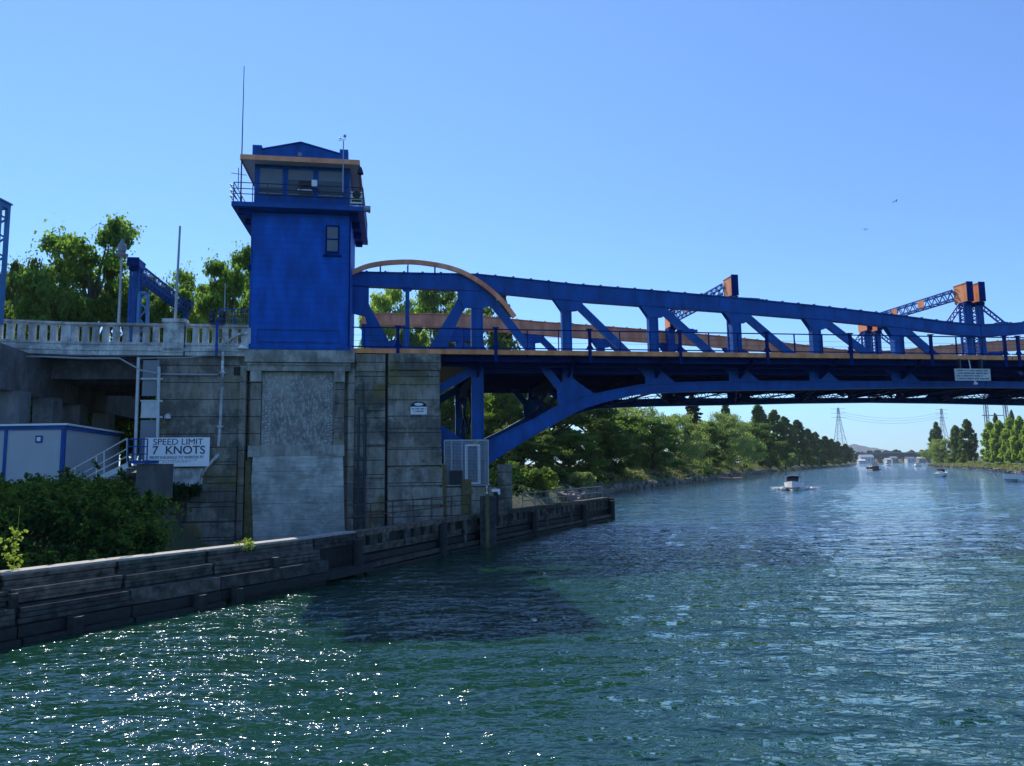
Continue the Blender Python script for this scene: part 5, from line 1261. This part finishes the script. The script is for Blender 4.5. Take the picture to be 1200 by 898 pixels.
# ------------------------------------------------------------------ boats
M['navy'] = simple('navy_canvas', (.02,.03,.09), .7, 0, .2)
M['hull_dark'] = simple('dark_hull', (.03,.012,.012), .4, 0, .2)
M['skin'] = simple('skin', (.45,.27,.2), .6, 0, .1)
for k, cc in (('red',(.45,.06,.05)),('teal',(.05,.2,.25)),('wht',(.7,.7,.7))): M['cloth_'+k] = simple('cloth_'+k, cc, .9, 0, .15)
def boat(px, d, y_wl, length, rz, label, hull='white', canopy=None, cabin=False, stripe='steel', foam=True, people=0, name='motor_boat', cat='boat'):
    c0 = at(px, d, WL); R_ = Matrix.Rotation(rz, 3, 'Z')
    r = thing(name, label, cat, c0); Wd = length*.17; H = length*.16
    T = lambda x, y, z: c0+R_@V((x,y,z))
    st = []; n_ = 9
    for i in range(n_):
        u = i/(n_-1); x = -length/2+length*u; w_ = Wd*(1-max(0,(u-.45)/.55)**2.2)+.02; zt = H*(.8+.35*u**2)
        st += [T(x,-w_,zt), T(x,-w_*.92,H*.25), T(x,-w_*.35,-.15), T(x,w_*.35,-.15), T(x,w_*.92,H*.25), T(x,w_,zt)]
    c = MB(); c.add(st, [(i*6+j,(i+1)*6+j,(i+1)*6+(j+1)%6,i*6+(j+1)%6) for i in range(n_-1) for j in range(6)]+[(0,1,2,3,4,5),tuple(range((n_-1)*6+5,(n_-1)*6-1,-1))]); c.build('hull', M[hull], r)
    c = MB()
    for sgn in (-1,1):
        for i in range(n_-1):
            a = V(st[i*6+(1 if sgn < 0 else 4)]); b_ = V(st[(i+1)*6+(1 if sgn < 0 else 4)]); nn = R_@V((0,sgn,0)); c.para(a+nn*.02+Z*.02, b_-a, nn*.03, Z*.14)
    c.build('stripe', M[stripe], r)
    c = MB(); c.add([T(-.02*length,-Wd*.75,H),T(-.02*length,Wd*.75,H),T(.1*length,Wd*.6,H),T(.1*length,-Wd*.6,H),T(-.06*length,-Wd*.65,H*1.7),T(-.06*length,Wd*.65,H*1.7)],[(0,3,4),(3,2,5,4),(2,1,5),(0,4,5,1),(0,1,2,3)]); c.build('windscreen', M['glass'], r)
    c = MB(); p = T(-.3*length,0,H*.9); c.para(p-R_@V((.3,Wd*.6,0)), R_@V((.6,0,0)), R_@V((0,Wd*1.2,0)), Z*.45); c.build('seat', M['offwhite'], r)
    if canopy:
        c = MB(); zc = H*.85+1.25; pts = []
        for i in range(5):
            for j in range(5): a = (j-2)/2; b2 = (i-2)/2; pts.append(T(-.14*length+b2*length*.17, a*Wd*.95, zc-.22*a*a-.1*b2*b2))
        fs = [(i*5+j,i*5+j+1,(i+1)*5+j+1,(i+1)*5+j) for i in range(4) for j in range(4)]; b_ = len(pts); pts += [p-Z*.06 for p in pts]
        fs += [tuple(q+b_ for q in f[::-1]) for f in fs]; c.add(pts, fs); cn = c.build('canopy', M[canopy], r)
        c = MB()
        for sx in (-.29,.0):
            for sy in (-1,1): c.bar(T(sx*length, sy*Wd*.9, H*.85), T(sx*length*.9, sy*Wd*.92, zc-.25), .05, .05, up=R_@V((1,0,0)))
        c.build('canopy_frame', M['galv'], cn)
    if cabin:
        c = MB(); c.para(T(-.25*length,-Wd*.7,H*.9), R_@V((.4*length,0,0)), R_@V((0,Wd*1.4,0)), Z*1.3); c.build('cabin', M['white'], r)
        c = MB(); c.para(T(-.27*length,-Wd*.8,H*.9+1.3), R_@V((.45*length,0,0)), R_@V((0,Wd*1.6,0)), Z*.1); c.build('cabin_roof', M['offwhite'], r)
        c = MB(); c.para(T(-.2*length,-Wd*.72,H*.9+.5), R_@V((.3*length,0,0)), R_@V((0,Wd*1.44,0)), Z*.5); c.build('cabin_window', M['glass'], r)
    if foam:
        g = np.random.default_rng(int(px)); cs = []
        for i in range(220):
            u = g.random()**1.6; sd = 1 if g.random() < .5 else -1; x = length*.25-u*length*1.2; y = sd*(Wd*.85+u*length*.24)+g.normal()*.15*(1+u*2)
            cs.append(tuple(T(x, y, .05+.35*(1-u)*g.random())))
        v, f = leaves(cs, [.3]*len(cs), 18, .2, .6, 0, 3); tag(np_obj('wake', v, f, M['foam']), 'white foam wake spreading around the '+label.split(',')[0], 'wake', kind='stuff')
    return r, T, H, Wd
def person(p, cloth, label, face=0, sc=1.0):
    R_ = Matrix.Rotation(face, 3, 'Z'); T = lambda x,y,z: V(p)+R_@V((x,y,z))*sc
    r = thing('person', label, 'person', p)
    me = bpy.data.meshes.new('body'); o_ = V(p)
    js = [(0,0,.12,.16),(0,0,.35,.15),(0,0,.58,.17),(0,0,.68,.07),(0,.01,.8,.1),(0,.01,.88,.085),(.2,0,.58,.06),(.25,.02,.35,.05),(.2,.2,.25,.04),(-.2,0,.58,.06),(-.25,.02,.35,.05),(-.2,.2,.25,.04),(.1,.35,.12,.09),(.1,.45,-.25,.06),(-.1,.35,.12,.09),(-.1,.45,-.25,.06)]
    ed = [(0,1),(1,2),(2,3),(3,4),(4,5),(2,6),(6,7),(7,8),(2,9),(9,10),(10,11),(0,12),(12,13),(0,14),(14,15)]
    me.from_pydata([tuple(T(*j[:3])-o_) for j in js], ed, []); ob = bpy.data.objects.new('body', me); COL.objects.link(ob); ob.parent = r
    md = ob.modifiers.new('skin', 'SKIN'); 
    for k, j in enumerate(js): me.skin_vertices[0].data[k].radius = (j[3]*sc, j[3]*sc)
    me.skin_vertices[0].data[0].use_root = True
    ob.modifiers.new('sub', 'SUBSURF').render_levels = 1
    me.materials.append(M['skin'])
    c = MB(); c.lathe(T(0,0,.08), [(.17*sc,0),(.18*sc,.25*sc),(.2*sc,.48*sc),(.1*sc,.57*sc)], 10); c.build('shirt', M['cloth_'+cloth], r, smooth=True)
    c = MB(); c.lathe(T(0,-.02,.82), [(.105*sc,-.03*sc),(.11*sc,.04*sc),(.06*sc,.13*sc)], 10); c.build('hair', M['bark'], r, smooth=True)
    return r
b1, T1, H1, W1 = boat(925, 122, 573, 8.2, math.radians(-113), 'white runabout with a navy canopy, closest boat left of mid canal', canopy='navy')
person(T1(-.6,0,H1*.9), 'red', 'person seated at the wheel of the runabout with the navy canopy', math.radians(-203))
boat(1020, 365, 553, 12, math.radians(-100), 'dark hulled cabin boat heading closer beyond the runabout', hull='hull_dark', cabin=True)
boat(1098, 205, 563, 7.5, math.radians(48), 'white canopied boat crossing in front of the right bank willow', canopy='navy', foam=False)
b4, T4, H4, W4 = boat(1194, 150, 568, 9, math.radians(185), 'open white boat full of people cut by the right picture edge')
for i, (x, y, cl, lb) in enumerate([(.9,.35,'red','person in red nearest the bow of the boat at the right edge'),(.2,-.3,'wht','person in white seated amidships in the boat at the right edge'),(-.7,.35,'teal','person in teal toward the stern of the boat at the right edge'),(1.9,.1,'wht','person in white right at the bow of the boat at the right edge'),(-1.6,-.3,'red','person in red at the stern of the boat at the right edge')]):
    person(T4(x,y,H4*1.15), cl, lb, math.radians(200))
boat(1036, 680, 547, 9, math.radians(-100), 'tiny white speedboat in the haze near the far bridge, left one', cabin=False)
boat(1070, 560, 548, 10, math.radians(70), 'tiny dark topped speedboat near the far bridge, right one', cabin=True, canopy=None)
kb = at(853, 190, -.9); r = thing('kayak', 'pink orange kayak pulled up on the left bank under the trees', 'kayak', kb)
c = MB(); n_ = 9; vs = []
for i in range(n_):
    u = i/(n_-1)*2-1; w_ = .35*(1-u*u)**.6+.02; x = u*2.8; p = kb+V((x*.93,-x*.3,.12*u*u-.05*u))
    vs += [p+V((0,-w_,.1)), p+V((0,-w_*.6,-.12)), p+V((0,w_*.6,-.12)), p+V((0,w_,.1)), p+V((0,0,.2))]
c.add(vs, [(i*5+j,(i+1)*5+j,(i+1)*5+(j+1)%5,i*5+(j+1)%5) for i in range(n_-1) for j in range(5)]); M['kayak'] = simple('kayak_plastic', (.75,.32,.2), .4, 0, .1); c.build('hull', M['kayak'], r, smooth=True)
c = MB(); c.lathe(kb+V((.1,0,.16)), [(.3,0),(.33,.05),(.26,.07)], 12); c.build('cockpit_rim', M['black'], r)

# ------------------------------------------------------------------ gulls and a helicopter-sized speck
def gull(px, y, d, label, span=1.3):
    dr = ray(px, y); p = EYE+dr*(d/dr.y); r = thing('gull', label, 'bird', p)
    c = MB(); c.lathe(p-V((.25,0,0)), [(.01,0),(.07,.1),(.1,.25),(.06,.42),(.01,.5)], 8, V((1,0,0))); c.build('body', M['white'], r, smooth=True)
    for sg_ in (-1,1):
        c = MB(); ys = [0,.35,.65]; zs = [0,.14,.04]
        pts = [p+V((.1-k*.08, sg_*ys[k]*span*.9, zs[k])) for k in range(3)]+[p+V((-.12-k*.06, sg_*ys[k]*span*.9, zs[k])) for k in range(3)]
        pts += [q+Z*.02 for q in pts]; c.add(pts, [(0,1,4,3),(1,2,5,4),(9,10,7,6),(10,11,8,7),(0,6,7,1),(1,7,8,2),(2,8,11,5),(3,4,10,9),(4,5,11,10),(0,3,9,6)]); c.build('wing', M['grey'], r)
gull(1050, 236, 120, 'white gull gliding high above the right half of the bridge', 1.3)
def plane(px, y, d):
    dr = ray(px, y); p = EYE+dr*(d/dr.y); r = thing('seaplane', 'tiny dark aircraft below the gull, above the right half of the bridge', 'aircraft', p)
    MB().lathe(p-V((1.2,3.5,0)), [(.1,0),(.6,1),(.7,3),(.35,5.5),(.08,7.5)], 10, V((.3,.95,0))).build('fuselage', M['steel'], r, smooth=True)
    MB().para(p+V((-5.2,-.6,.75)), V((10.4,-1.0,-.5)), V((.3,1.3,0)), Z*.18).build('wing', M['steel'], r)
    for x in (-1.4,1.4): MB().lathe(p+V((x-.8,-3,-1.5)), [(.05,0),(.35,1),(.35,4),(.05,5.5)], 8, V((.3,.95,0))).build('float', M['steel'], r)
plane(1014, 269, 1100)

# ------------------------------------------------------------------ air
hz = MB().wb(-3200, 6500, -40, 10500, -4, 420)
hm = bpy.data.materials.new('air'); hm.use_nodes = True; ht = hm.node_tree; ht.nodes.clear()
ho = ht.nodes.new('ShaderNodeOutputMaterial'); hv = ht.nodes.new('ShaderNodeVolumePrincipled')
hv.inputs['Color'].default_value = (.75,.86,1,1); hv.inputs['Density'].default_value = .00006; hv.inputs['Anisotropy'].default_value = .2
ht.links.new(hv.outputs[0], ho.inputs['Volume'])
o = hz.build('haze', hm); tag(o, 'thin blue summer haze over the canal', 'haze', kind='stuff')
